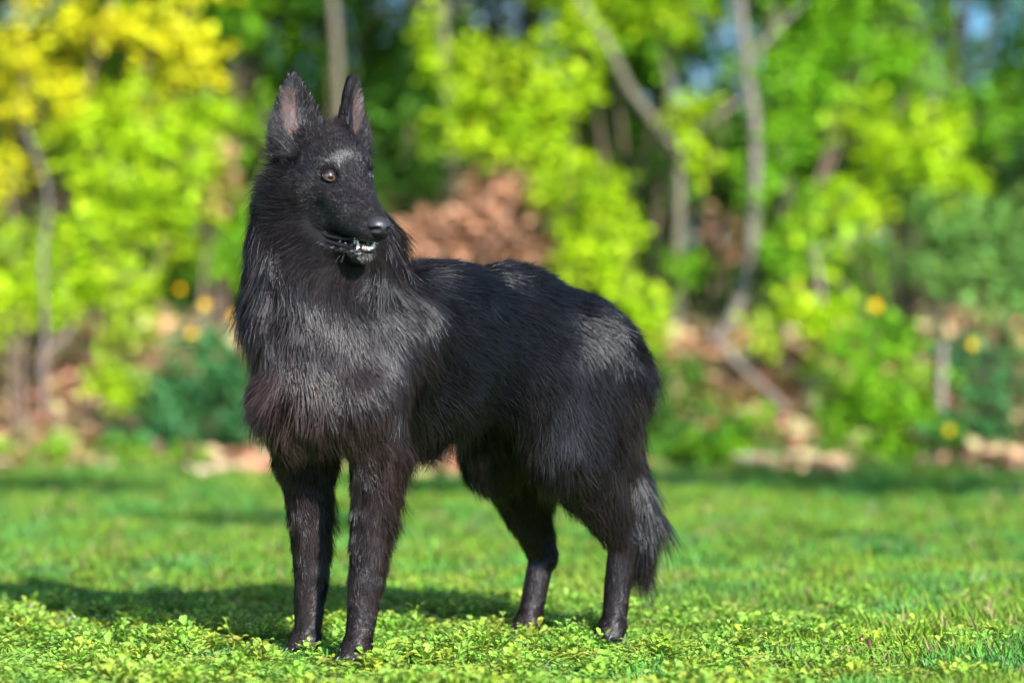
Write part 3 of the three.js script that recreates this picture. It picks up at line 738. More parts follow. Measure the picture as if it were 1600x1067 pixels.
plant('wood_tree', 'dense tree of the wood beyond the yellow end of the hedge', 'tree', 'trees beyond the yellow hedge end', [-4.119, -11.695], [
  [-4.743,0.486,-11.774,0.5,0.417,0.4,240],
  [-3.49,0.563,-11.407,0.33,0.419,0.335,240],
  [-4.007,2.334,-11.057,0.37,0.388,0.31,240],
  [-3.493,2.267,-10.843,0.362,0.31,0.29,240],
  [-4.54,3.076,-11.585,0.423,0.323,0.338,240],
  [-4.264,2.52,-10.8,0.316,0.36,0.288,240],
  [-4.606,1.485,-12.444,0.473,0.395,0.379,240],
  [-3.568,0.804,-10.871,0.433,0.389,0.346,240],
  [-4.191,1.071,-12.124,0.481,0.447,0.385,240],
  [-4.539,2.432,-12.11,0.368,0.344,0.295,240],
  [-4.77,3.325,-12.44,0.439,0.328,0.351,240],
  [-3.363,1.006,-11.181,0.345,0.323,0.276,240],
  [-3.421,2.778,-10.967,0.331,0.425,0.34,240],
  [-3.999,1.515,-10.883,0.445,0.339,0.356,240],
  [-4.592,2.842,-10.996,0.408,0.425,0.34,240]], { seed: 131, col: MID, len: 0.09, stem: 0.012, gap: -0.4, trunkName: 'trunk', crownName: 'crown', limbs: [[[[-4.119,0.103,-11.695],[-4.059,1.296,-11.695],[-4.178,2.789,-11.695]], 0.06, 0.03]] });
plant('wood_tree', 'dense tree of the wood beyond the yellow end of the hedge', 'tree', 'trees beyond the yellow hedge end', [-5.266, -12.267], [
  [-4.645,2.757,-11.763,0.5,0.421,0.4,240],
  [-5.001,0.559,-12.743,0.376,0.465,0.372,240],
  [-5.62,1.672,-13.117,0.518,0.478,0.415,240],
  [-5.47,0.749,-13.127,0.479,0.447,0.383,240],
  [-5.558,0.901,-11.9,0.437,0.366,0.35,240],
  [-5.494,1.075,-12.798,0.503,0.406,0.402,240],
  [-5.445,1.749,-11.651,0.359,0.351,0.288,240],
  [-5.012,1.309,-12.644,0.49,0.466,0.392,240],
  [-6.005,2.424,-12.727,0.414,0.348,0.331,240],
  [-5.813,2.813,-12.031,0.426,0.351,0.341,240],
  [-4.821,2.069,-13.041,0.529,0.406,0.423,240],
  [-5.527,1.035,-12.093,0.355,0.306,0.284,240],
  [-4.596,2.437,-11.936,0.435,0.411,0.348,240],
  [-4.8,3.065,-12.106,0.46,0.351,0.368,240],
  [-5.201,2.965,-12.181,0.384,0.414,0.332,240]], { seed: 132, col: MID, len: 0.09, stem: 0.012, gap: -0.4, trunkName: 'trunk', crownName: 'crown', limbs: [[[[-5.266,0.086,-12.267],[-5.205,1.318,-12.267],[-5.328,2.858,-12.267]], 0.06, 0.03]] });
plant('hedge_shrub', 'green leafy shrub carrying the hedge on past the pale bush', 'shrub', 'hedge shrubs past the pale bush', [2.1, -6.915], [
  [2.251,1.722,-7.077,0.25,0.161,0.2,240],
  [2.17,2.011,-6.985,0.188,0.177,0.15,240],
  [1.924,1.321,-7.12,0.264,0.23,0.211,240],
  [2.18,1.985,-6.698,0.209,0.158,0.167,240],
  [2.153,1.256,-6.653,0.192,0.232,0.186,240],
  [2.356,0.869,-7.179,0.18,0.184,0.148,240],
  [2.218,1.56,-6.696,0.258,0.221,0.206,240],
  [1.853,1.69,-6.758,0.235,0.193,0.188,240],
  [2.049,1.889,-6.681,0.202,0.189,0.162,240]], { seed: 130, col: FRESH, len: 0.055, gap: -0.3, stem: 0.009 });
plant('hedge_shrub', 'green leafy shrub carrying the hedge on past the pale bush', 'shrub', 'hedge shrubs past the pale bush', [2.576, -6.782], [
  [2.885,1.108,-7.067,0.258,0.173,0.206,240],
  [2.345,0.589,-6.724,0.248,0.191,0.198,240],
  [2.407,0.961,-6.919,0.212,0.165,0.17,240],
  [2.818,2.04,-6.9,0.193,0.233,0.187,240],
  [2.773,0.873,-6.855,0.205,0.212,0.169,240],
  [2.726,0.931,-6.628,0.219,0.22,0.176,240],
  [2.732,0.506,-7.077,0.205,0.214,0.171,240],
  [2.519,1.897,-6.818,0.198,0.187,0.159,240],
  [2.792,1.03,-6.783,0.191,0.226,0.181,240]], { seed: 131, col: LIME, len: 0.055, gap: -0.3, stem: 0.009 });
plant('hedge_shrub', 'green leafy shrub carrying the hedge on past the pale bush', 'shrub', 'hedge shrubs past the pale bush', [3.142, -7.068], [
  [2.942,1.7,-6.952,0.179,0.214,0.171,240],
  [3.194,0.804,-7.212,0.204,0.227,0.181,240],
  [3.008,0.718,-7.044,0.204,0.195,0.163,240],
  [2.984,0.87,-6.963,0.196,0.204,0.163,240],
  [3.237,1.93,-6.953,0.195,0.228,0.182,240],
  [2.906,1.72,-7.021,0.244,0.185,0.195,240],
  [3.38,1.806,-7.13,0.24,0.221,0.192,240],
  [2.948,1.718,-7.22,0.225,0.187,0.18,240],
  [3.312,1.745,-7.198,0.181,0.225,0.18,240]], { seed: 132, col: MID, len: 0.055, gap: -0.3, stem: 0.009 });
plant('hedge_shrub', 'green leafy shrub carrying the hedge on past the pale bush', 'shrub', 'hedge shrubs past the pale bush', [3.619, -6.953], [
  [3.319,0.692,-6.749,0.191,0.235,0.188,240],
  [3.574,0.738,-6.841,0.228,0.194,0.183,240],
  [3.711,1.167,-6.727,0.224,0.161,0.179,240],
  [3.325,0.585,-6.707,0.181,0.189,0.151,240],
  [3.609,0.569,-6.785,0.251,0.178,0.201,240],
  [3.458,2.024,-6.654,0.205,0.169,0.164,240],
  [3.573,1.548,-6.704,0.19,0.189,0.152,240],
  [3.738,2.01,-7.218,0.26,0.235,0.208,240],
  [3.59,1.234,-7.126,0.217,0.173,0.173,240]], { seed: 133, col: FRESH, len: 0.055, gap: -0.3, stem: 0.009 });
plant('wood_tree', 'dense tree of the wood beyond the pale end of the hedge', 'tree', 'trees beyond the pale hedge end', [3.09, -11.445], [
  [2.999,1.855,-11.384,0.411,0.355,0.329,240],
  [2.94,1.769,-12.298,0.497,0.393,0.398,240],
  [2.569,1.481,-12.284,0.454,0.459,0.368,240],
  [3.093,0.775,-11.547,0.44,0.405,0.352,240],
  [2.695,0.863,-11.776,0.482,0.35,0.386,240],
  [2.872,2.331,-11.796,0.462,0.352,0.37,240],
  [3.132,0.94,-12.338,0.485,0.399,0.388,240],
  [3.057,1.581,-11.477,0.411,0.382,0.329,240],
  [3.244,2.106,-11.935,0.377,0.438,0.351,240],
  [3.38,2.562,-12.253,0.387,0.447,0.357,240],
  [3.528,2.765,-11.014,0.316,0.417,0.334,240],
  [2.835,1.388,-11.665,0.34,0.317,0.272,240],
  [2.79,2.608,-11.181,0.345,0.422,0.337,240],
  [2.575,2.79,-12.041,0.343,0.455,0.364,240],
  [3.709,2.797,-11.347,0.437,0.323,0.35,240]], { seed: 150, col: MID, len: 0.09, stem: 0.012, gap: -0.4, trunkName: 'trunk', crownName: 'crown', limbs: [[[[3.09,0.11,-11.445],[3.149,1.287,-11.445],[3.031,2.758,-11.445]], 0.06, 0.03]] });
plant('wood_tree', 'dense tree of the wood beyond the pale end of the hedge', 'tree', 'trees beyond the pale hedge end', [4.152, -11.839], [
  [4.38,2.389,-12.135,0.395,0.443,0.354,240],
  [3.675,0.565,-12.069,0.412,0.394,0.329,240],
  [4.402,2.341,-11.494,0.418,0.439,0.351,240],
  [4.363,0.877,-11.942,0.34,0.322,0.272,240],
  [4.475,1.281,-11.985,0.471,0.393,0.377,240],
  [4.787,1.933,-11.81,0.469,0.315,0.375,240],
  [4.713,0.527,-11.959,0.34,0.385,0.308,240],
  [4.087,2.073,-10.99,0.378,0.388,0.311,240],
  [3.496,2.776,-11.733,0.447,0.407,0.358,240],
  [3.694,2.778,-12.591,0.507,0.435,0.405,240],
  [4.352,3.115,-11.954,0.342,0.351,0.281,240],
  [3.627,2.656,-12.426,0.495,0.326,0.396,240],
  [4.109,3.233,-11.835,0.387,0.448,0.359,240],
  [4.273,1.528,-11.274,0.415,0.331,0.332,240],
  [4.262,0.5,-12.536,0.509,0.344,0.407,240]], { seed: 151, col: MID, len: 0.09, stem: 0.012, gap: -0.4, trunkName: 'trunk', crownName: 'crown', limbs: [[[[4.152,0.099,-11.839],[4.212,1.302,-11.839],[4.091,2.806,-11.839]], 0.06, 0.03]] });
plant('wood_tree', 'dense tree of the wood beyond the pale end of the hedge', 'tree', 'trees beyond the pale hedge end', [5.231, -12.142], [
  [5.461,1.506,-12.311,0.413,0.336,0.33,240],
  [4.744,2.695,-11.447,0.397,0.39,0.317,240],
  [5.989,1.352,-12.484,0.47,0.349,0.376,240],
  [5.44,1.012,-11.789,0.393,0.383,0.315,240],
  [4.64,2.268,-12.558,0.374,0.351,0.3,240],
  [5.476,1.488,-11.449,0.382,0.415,0.332,240],
  [4.645,1.259,-12.581,0.357,0.35,0.286,240],
  [6.075,2.032,-13.028,0.465,0.361,0.372,240],
  [4.866,0.609,-12.318,0.408,0.419,0.335,240],
  [4.958,1.638,-12.336,0.366,0.447,0.357,240],
  [4.84,2.421,-12.228,0.365,0.41,0.328,240],
  [4.849,2.686,-11.35,0.49,0.341,0.392,240],
  [5.675,2.416,-12.812,0.466,0.419,0.373,240],
  [4.73,0.914,-12.351,0.424,0.32,0.34,240],
  [5.4,2.646,-11.992,0.488,0.309,0.39,240]], { seed: 152, col: MID, len: 0.09, stem: 0.012, gap: -0.4, trunkName: 'trunk', crownName: 'crown', limbs: [[[[5.231,0.09,-12.142],[5.292,1.314,-12.142],[5.17,2.843,-12.142]], 0.06, 0.03]] });
plant('hedge_tree', 'tall hedge tree whose crown roofs over the yellow shrub', 'tree', 'tall hedge trees', [-2.071, -7.3], [
  [-1.924,1.896,-6.85,0.233,0.243,0.194,300],
  [-1.97,2.335,-6.978,0.246,0.217,0.196,300],
  [-1.949,2.883,-7.183,0.259,0.249,0.207,300],
  [-1.916,3.195,-6.978,0.221,0.257,0.205,300],
  [-1.584,2.057,-7.422,0.272,0.225,0.218,300],
  [-1.565,2.404,-6.764,0.251,0.226,0.201,300],
  [-1.679,2.897,-7.268,0.312,0.22,0.249,300],
  [-1.616,3.227,-7.186,0.238,0.234,0.191,300],
  [-1.277,2.003,-6.897,0.286,0.226,0.229,300],
  [-1.304,2.477,-7.225,0.244,0.229,0.195,300],
  [-1.237,2.788,-7.047,0.282,0.246,0.226,300],
  [-1.317,3.23,-7.122,0.262,0.224,0.21,300]], { seed: 100, col: FRESH, len: 0.06, noStems: true, gap: -0.5, trunkName: 'trunk', crownName: 'crown', limbs: [[[[-2.071,0.182,-7.3],[-2.053,0.903,-7.3],[-2.077,1.575,-7.25],[-1.774,2.241,-7.2],[-1.575,3.117,-7.1]], 0.02, 0.012]] });
plant('hedge_tree', 'tall hedge tree rising behind the head of the dog', 'tree', 'tall hedge trees', [-0.619, -7.3], [
  [-1.123,1.946,-7.256,0.275,0.242,0.22,300],
  [-1.189,2.384,-6.783,0.292,0.247,0.233,300],
  [-1.149,2.791,-7.121,0.27,0.261,0.216,300],
  [-1.11,3.309,-7.011,0.295,0.239,0.236,300],
  [-0.89,1.969,-6.871,0.294,0.23,0.235,300],
  [-0.836,2.408,-7.217,0.233,0.266,0.213,300],
  [-0.833,2.846,-7.364,0.314,0.224,0.251,300],
  [-0.776,3.315,-7.314,0.245,0.238,0.196,300],
  [-0.459,1.952,-7.35,0.301,0.252,0.241,300],
  [-0.555,2.492,-7.422,0.231,0.218,0.184,300],
  [-0.552,2.949,-7.297,0.312,0.266,0.249,300],
  [-0.551,3.331,-6.923,0.263,0.225,0.21,300]], { seed: 101, col: FRESH, len: 0.06, noStems: true, gap: -0.5, trunkName: 'trunk', crownName: 'crown', limbs: [[[[-0.619,0.182,-7.3],[-0.601,0.903,-7.3],[-0.63,1.575,-7.25],[-0.742,2.241,-7.2],[-0.821,3.117,-7.1]], 0.02, 0.012]] });
plant('hedge_tree', 'tall hedge tree rising behind the back of the dog', 'tree', 'tall hedge trees', [-0.225, -7.3], [
  [-0.301,1.941,-7.338,0.246,0.227,0.197,300],
  [-0.327,2.415,-7.448,0.289,0.268,0.231,300],
  [-0.327,2.774,-7.175,0.311,0.253,0.249,300],
  [-0.343,3.307,-6.873,0.303,0.206,0.242,300],
  [-0.058,1.957,-6.923,0.229,0.232,0.185,300],
  [0.031,2.366,-7.447,0.263,0.25,0.211,300],
  [0.065,2.815,-6.88,0.272,0.223,0.218,300],
  [0.011,3.328,-6.911,0.3,0.225,0.24,300],
  [0.338,1.975,-6.846,0.239,0.232,0.191,300],
  [0.345,2.392,-6.901,0.245,0.22,0.196,300],
  [0.271,2.748,-6.861,0.26,0.209,0.208,300],
  [0.291,3.299,-6.953,0.221,0.249,0.199,300]], { seed: 102, col: FRESH, len: 0.06, noStems: true, gap: -0.5, trunkName: 'trunk', crownName: 'crown', limbs: [[[[-0.225,0.182,-7.3],[-0.207,0.903,-7.3],[-0.238,1.575,-7.25],[-0.089,2.241,-7.2],[0.0,3.117,-7.1]], 0.02, 0.012]] });
plant('hedge_tree', 'tall hedge tree whose crown roofs over the slim trunk', 'tree', 'tall hedge trees', [0.934, -7.3], [
  [0.478,1.954,-7.205,0.286,0.217,0.229,300],
  [0.618,2.445,-7.3,0.286,0.218,0.229,300],
  [0.563,2.882,-6.872,0.269,0.204,0.215,300],
  [0.472,3.315,-7.194,0.29,0.203,0.232,300],
  [0.954,1.91,-6.997,0.235,0.204,0.188,300],
  [0.87,2.4,-7.296,0.305,0.211,0.244,300],
  [0.958,2.966,-7.359,0.3,0.238,0.24,300],
  [0.865,3.411,-7.325,0.282,0.231,0.226,300],
  [1.175,1.931,-7.399,0.306,0.226,0.245,300],
  [1.28,2.493,-7.274,0.272,0.235,0.217,300],
  [1.263,2.856,-7.342,0.297,0.223,0.238,300],
  [1.201,3.216,-6.891,0.266,0.22,0.213,300]], { seed: 103, col: FRESH, len: 0.06, noStems: true, gap: -0.5, trunkName: 'trunk', crownName: 'crown', limbs: [[[[0.934,0.182,-7.3],[0.952,0.903,-7.3],[0.917,1.575,-7.25],[0.907,2.241,-7.2],[0.887,3.117,-7.1]], 0.02, 0.012]] });
plant('hedge_tree', 'tall hedge tree whose crown roofs over the pale bush', 'tree', 'tall hedge trees', [1.981, -7.3], [
  [1.45,2.054,-7.374,0.291,0.207,0.233,300],
  [1.258,2.323,-6.816,0.242,0.229,0.194,300],
  [1.378,2.919,-7.289,0.307,0.255,0.246,300],
  [1.348,3.44,-7.378,0.234,0.254,0.203,300],
  [1.693,2.041,-7.084,0.23,0.204,0.184,300],
  [1.68,2.469,-7.302,0.246,0.262,0.21,300],
  [1.685,2.845,-7.05,0.268,0.211,0.214,300],
  [1.765,3.305,-7.154,0.273,0.26,0.218,300],
  [2.049,2.004,-7.052,0.264,0.233,0.211,300],
  [2.039,2.331,-7.144,0.308,0.214,0.246,300],
  [2.071,2.859,-6.925,0.247,0.21,0.198,300],
  [1.951,3.295,-7.037,0.245,0.26,0.208,300]], { seed: 104, col: FRESH, len: 0.06, noStems: true, gap: -0.5, trunkName: 'trunk', crownName: 'crown', limbs: [[[[1.981,0.182,-7.3],[1.999,0.903,-7.3],[1.961,1.575,-7.25],[1.806,2.241,-7.2],[1.686,3.117,-7.1]], 0.02, 0.012]] });
plant('far_tree', 'tall tree deep in the wood far behind the yellow shrub tips', 'tree', 'tall trees deep in the wood', [-3.278, -14.491], [
  [-2.728,3.441,-14.307,0.475,0.267,0.38,210],
  [-3.734,2.518,-15.086,0.478,0.441,0.383,210],
  [-3.26,3.554,-15.252,0.289,0.377,0.302,210],
  [-4.192,3.304,-15.405,0.225,0.341,0.273,210],
  [-3.586,1.966,-13.585,0.362,0.35,0.29,210],
  [-3.563,3.323,-14.484,0.18,0.433,0.347,210],
  [-3.271,1.954,-13.771,0.395,0.231,0.316,210],
  [-3.687,1.954,-14.864,0.423,0.193,0.339,210],
  [-3.922,3.432,-13.916,0.398,0.18,0.318,210],
  [-2.421,1.614,-13.297,0.197,0.252,0.201,210],
  [-2.765,1.567,-14.228,0.397,0.211,0.318,210],
  [-3.533,0.732,-13.444,0.361,0.259,0.289,210],
  [-3.41,2.945,-14.548,0.501,0.224,0.401,210],
  [-3.188,2.406,-15.679,0.292,0.447,0.358,210],
  [-3.294,1.097,-14.27,0.486,0.249,0.389,210],
  [-3.096,1.493,-14.169,0.21,0.393,0.315,210],
  [-2.853,2.144,-13.365,0.28,0.23,0.224,210],
  [-3.591,1.311,-14.302,0.51,0.139,0.408,210],
  [-3.67,1.15,-15.049,0.415,0.23,0.332,210],
  [-2.794,1.55,-15.45,0.44,0.23,0.352,210],
  [-3.652,2.537,-15.068,0.492,0.204,0.393,210],
  [-3.945,1.725,-15.295,0.404,0.185,0.323,210]], { seed: 50, col: MID, len: 0.11, stem: 0.02, gap: -0.34, trunkName: 'trunk', crownName: 'crown', limbs: [[[[-3.278,0.161,-14.491],[-3.227,1.404,-14.491],[-3.313,3.129,-14.491]], 0.09, 0.05]] });
plant('far_tree', 'tall tree deep in the wood far behind the yellow shrub', 'tree', 'tall trees deep in the wood', [-2.227, -13.439], [
  [-1.795,1.715,-12.522,0.329,0.172,0.263,210],
  [-1.883,1.712,-13.249,0.356,0.184,0.285,210],
  [-1.903,0.812,-13.89,0.338,0.383,0.306,210],
  [-1.698,2.008,-12.959,0.4,0.393,0.32,210],
  [-2.029,2.886,-12.411,0.249,0.178,0.199,210],
  [-2.747,3.393,-12.776,0.292,0.388,0.311,210],
  [-2.409,2.464,-14.414,0.253,0.159,0.203,210],
  [-2.278,2.439,-12.475,0.303,0.163,0.243,210],
  [-2.198,3.319,-13.049,0.404,0.232,0.323,210],
  [-1.917,3.255,-13.513,0.449,0.194,0.359,210],
  [-2.489,2.243,-14.501,0.344,0.196,0.275,210],
  [-2.154,0.437,-13.167,0.341,0.231,0.273,210],
  [-1.794,1.881,-13.183,0.236,0.206,0.189,210],
  [-2.217,0.611,-13.3,0.192,0.274,0.22,210],
  [-1.951,1.612,-13.663,0.243,0.239,0.194,210],
  [-1.959,3.418,-14.07,0.44,0.34,0.352,210],
  [-2.09,1.295,-13.602,0.401,0.409,0.327,210],
  [-2.596,2.463,-14.591,0.321,0.338,0.27,210],
  [-2.561,2.542,-12.677,0.257,0.247,0.206,210],
  [-2.293,0.748,-12.624,0.372,0.281,0.297,210],
  [-2.874,0.361,-13.187,0.169,0.137,0.135,210],
  [-1.544,0.78,-13.258,0.236,0.392,0.314,210]], { seed: 51, col: MID, len: 0.11, stem: 0.02, gap: -0.34, trunkName: 'trunk', crownName: 'crown', limbs: [[[[-2.227,0.184,-13.439],[-2.178,1.363,-13.439],[-2.26,3.001,-13.439]], 0.09, 0.05]] });
plant('far_tree', 'tall tree deep in the wood far behind the near ear of the dog', 'tree', 'tall trees deep in the wood', [-1.321, -13.118], [
  [-1.928,3.731,-14.136,0.473,0.421,0.378,210],
  [-1.3,3.0,-13.522,0.233,0.399,0.32,210],
  [-1.202,0.697,-12.788,0.292,0.194,0.234,210],
  [-1.336,1.14,-14.094,0.323,0.186,0.259,210],
  [-1.871,1.287,-12.918,0.173,0.163,0.139,210],
  [-1.567,1.798,-12.09,0.207,0.182,0.165,210],
  [-1.944,3.461,-13.55,0.271,0.251,0.217,210],
  [-1.263,3.219,-13.947,0.349,0.299,0.279,210],
  [-1.628,1.925,-13.6,0.275,0.314,0.251,210],
  [-1.956,2.592,-14.043,0.19,0.31,0.248,210],
  [-1.208,0.628,-12.463,0.242,0.296,0.237,210],
  [-1.886,1.626,-12.025,0.159,0.154,0.127,210],
  [-1.84,2.154,-12.949,0.209,0.275,0.22,210],
  [-1.252,3.586,-14.08,0.447,0.173,0.357,210],
  [-0.902,2.943,-13.385,0.313,0.415,0.332,210],
  [-2.103,0.548,-14.275,0.464,0.279,0.371,210],
  [-1.511,1.898,-13.601,0.173,0.401,0.321,210],
  [-0.788,0.93,-14.085,0.455,0.18,0.364,210],
  [-0.69,0.352,-11.965,0.209,0.218,0.175,210],
  [-1.986,1.505,-13.068,0.303,0.345,0.276,210],
  [-0.748,3.474,-14.049,0.257,0.194,0.206,210],
  [-1.204,2.295,-12.579,0.335,0.145,0.268,210]], { seed: 52, col: MID, len: 0.11, stem: 0.02, gap: -0.34, trunkName: 'trunk', crownName: 'crown', limbs: [[[[-1.321,0.191,-13.118],[-1.273,1.351,-13.118],[-1.353,2.962,-13.118]], 0.09, 0.05]] });
plant('far_tree', 'tall tree deep in the wood far behind the back of the dog', 'tree', 'tall trees deep in the wood', [-0.453, -13.18], [
  [-0.704,1.528,-12.695,0.232,0.292,0.233,210],
  [-0.929,0.475,-12.58,0.467,0.241,0.373,210],
  [-1.108,3.371,-13.125,0.39,0.21,0.312,210],
  [-1.029,1.375,-13.753,0.276,0.209,0.221,210],
  [-1.033,2.02,-12.861,0.338,0.175,0.27,210],
  [0.032,0.645,-12.341,0.415,0.282,0.332,210],
  [-1.108,1.458,-13.631,0.133,0.415,0.332,210],
  [-0.48,3.477,-12.589,0.388,0.204,0.31,210],
  [-0.571,0.319,-14.299,0.223,0.418,0.334,210],
  [-0.304,1.219,-14.126,0.214,0.212,0.171,210],
  [-1.144,3.371,-13.712,0.449,0.383,0.359,210],
  [-1.136,0.621,-13.86,0.236,0.296,0.237,210],
  [-0.889,3.183,-12.184,0.273,0.246,0.218,210],
  [-0.316,0.82,-13.397,0.219,0.174,0.176,210],
  [0.239,2.137,-12.342,0.462,0.244,0.37,210],
  [0.141,0.953,-12.165,0.232,0.316,0.253,210],
  [-0.679,0.676,-14.097,0.31,0.374,0.3,210],
  [-0.198,0.965,-12.965,0.214,0.163,0.171,210],
  [-0.282,2.418,-13.485,0.46,0.14,0.368,210],
  [-1.126,2.011,-12.637,0.166,0.286,0.229,210],
  [-0.794,1.276,-12.382,0.134,0.285,0.228,210],
  [0.05,3.509,-14.075,0.472,0.337,0.377,210]], { seed: 53, col: MID, len: 0.11, stem: 0.02, gap: -0.34, trunkName: 'trunk', crownName: 'crown', limbs: [[[[-0.453,0.19,-13.18],[-0.404,1.353,-13.18],[-0.485,2.97,-13.18]], 0.09, 0.05]] });
plant('far_tree', 'tall tree deep in the wood far behind the drooping sapling', 'tree', 'tall trees deep in the wood', [0.416, -12.982], [
  [0.488,1.737,-12.493,0.176,0.385,0.308,210],
  [-0.114,1.283,-11.96,0.397,0.129,0.317,210],
  [-0.23,0.844,-12.949,0.479,0.381,0.383,210],
  [0.581,2.515,-13.222,0.258,0.242,0.207,210],
  [0.144,0.719,-13.467,0.408,0.332,0.326,210],
  [0.096,0.774,-12.097,0.242,0.352,0.282,210],
  [0.416,3.398,-13.003,0.298,0.244,0.238,210],
  [-0.157,3.547,-13.942,0.397,0.417,0.334,210],
  [0.639,0.613,-13.785,0.499,0.163,0.399,210],
  [0.488,0.602,-13.198,0.475,0.217,0.38,210],
  [0.362,1.915,-12.631,0.298,0.311,0.249,210],
  [-0.19,1.673,-12.67,0.213,0.158,0.171,210],
  [1.072,3.607,-13.646,0.267,0.426,0.341,210],
  [0.794,0.334,-12.859,0.163,0.393,0.315,210],
  [-0.182,2.163,-14.094,0.284,0.182,0.228,210],
  [0.008,1.52,-13.751,0.377,0.332,0.302,210],
  [-0.258,0.321,-13.681,0.302,0.186,0.242,210],
  [0.875,3.121,-12.798,0.336,0.396,0.317,210],
  [0.9,2.846,-13.337,0.382,0.163,0.306,210],
  [0.798,2.927,-12.136,0.398,0.381,0.319,210],
  [0.7,1.063,-12.453,0.194,0.354,0.283,210],
  [0.292,3.481,-13.199,0.42,0.165,0.336,210]], { seed: 54, col: MID, len: 0.11, stem: 0.02, gap: -0.34, trunkName: 'trunk', crownName: 'crown', limbs: [[[[0.416,0.194,-12.982],[0.464,1.346,-12.982],[0.384,2.945,-12.982]], 0.09, 0.05]] });
plant('far_tree', 'tall tree deep in the wood far behind the forked tree', 'tree', 'tall trees deep in the wood', [1.288, -13.11], [
  [0.706,3.171,-13.467,0.235,0.424,0.339,210],
  [1.534,2.793,-12.5,0.153,0.345,0.276,210],
  [1.269,0.597,-12.561,0.213,0.254,0.204,210],
  [0.623,0.448,-12.012,0.308,0.223,0.247,210],
  [1.298,0.733,-14.18,0.161,0.28,0.224,210],
  [1.399,2.306,-12.875,0.14,0.193,0.154,210],
  [1.474,1.929,-12.396,0.16,0.337,0.27,210],
  [0.861,2.7,-14.191,0.431,0.256,0.345,210],
  [0.694,2.522,-12.448,0.159,0.318,0.254,210],
  [1.287,2.055,-12.093,0.244,0.205,0.195,210],
  [1.377,2.928,-14.107,0.223,0.294,0.235,210],
  [0.82,1.111,-14.132,0.306,0.159,0.245,210],
  [1.086,0.709,-13.967,0.469,0.364,0.375,210],
  [1.056,1.158,-12.196,0.154,0.198,0.158,210],
  [1.617,3.023,-14.042,0.481,0.202,0.384,210],
  [1.459,0.532,-14.269,0.376,0.268,0.301,210],
  [1.159,3.044,-12.422,0.179,0.366,0.293,210],
  [0.79,2.011,-12.629,0.15,0.368,0.295,210],
  [0.944,1.026,-11.939,0.372,0.368,0.297,210],
  [1.494,3.001,-13.943,0.442,0.431,0.354,210],
  [1.314,0.56,-14.171,0.25,0.165,0.2,210],
  [1.691,1.155,-12.298,0.457,0.226,0.366,210]], { seed: 55, col: MID, len: 0.11, stem: 0.02, gap: -0.34, trunkName: 'trunk', crownName: 'crown', limbs: [[[[1.288,0.191,-13.11],[1.337,1.351,-13.11],[1.256,2.961,-13.11]], 0.09, 0.05]] });
plant('far_tree', 'tall tree deep in the wood far behind the lime spray', 'tree', 'tall trees deep in the wood', [2.43, -15.55], [
  [3.083,2.854,-16.31,0.378,0.195,0.302,210],
  [2.581,1.543,-15.119,0.414,0.282,0.331,210],
  [2.943,0.997,-16.083,0.52,0.415,0.416,210],
  [1.782,3.602,-15.5,0.529,0.329,0.423,210],
  [2.087,1.381,-14.943,0.154,0.391,0.312,210],
  [1.852,1.607,-16.014,0.158,0.444,0.355,210],
  [3.167,0.795,-16.408,0.474,0.262,0.379,210],
  [1.953,3.571,-15.508,0.535,0.379,0.428,210],
  [2.14,1.816,-15.699,0.463,0.271,0.371,210],
  [2.063,0.504,-14.513,0.408,0.234,0.327,210],
  [2.589,2.891,-15.722,0.154,0.379,0.304,210],
  [2.133,1.133,-14.363,0.19,0.157,0.152,210],
  [2.24,2.606,-14.577,0.353,0.45,0.36,210],
  [2.384,0.63,-15.595,0.486,0.154,0.389,210],
  [2.137,2.464,-15.138,0.168,0.352,0.282,210],
  [3.308,1.249,-16.634,0.19,0.463,0.371,210],
  [2.843,2.706,-14.48,0.399,0.278,0.319,210],
  [3.025,0.926,-16.711,0.483,0.228,0.386,210],
  [1.922,2.527,-16.721,0.491,0.454,0.392,210],
  [2.651,4.023,-16.393,0.364,0.372,0.298,210],
  [2.854,0.665,-14.969,0.439,0.164,0.351,210],
  [2.602,1.27,-16.587,0.565,0.21,0.452,210]], { seed: 56, col: MID, len: 0.11, stem: 0.02, gap: -0.34, trunkName: 'trunk', crownName: 'crown', limbs: [[[[2.43,0.138,-15.55],[2.485,1.444,-15.55],[2.394,3.258,-15.55]], 0.09, 0.05]] });
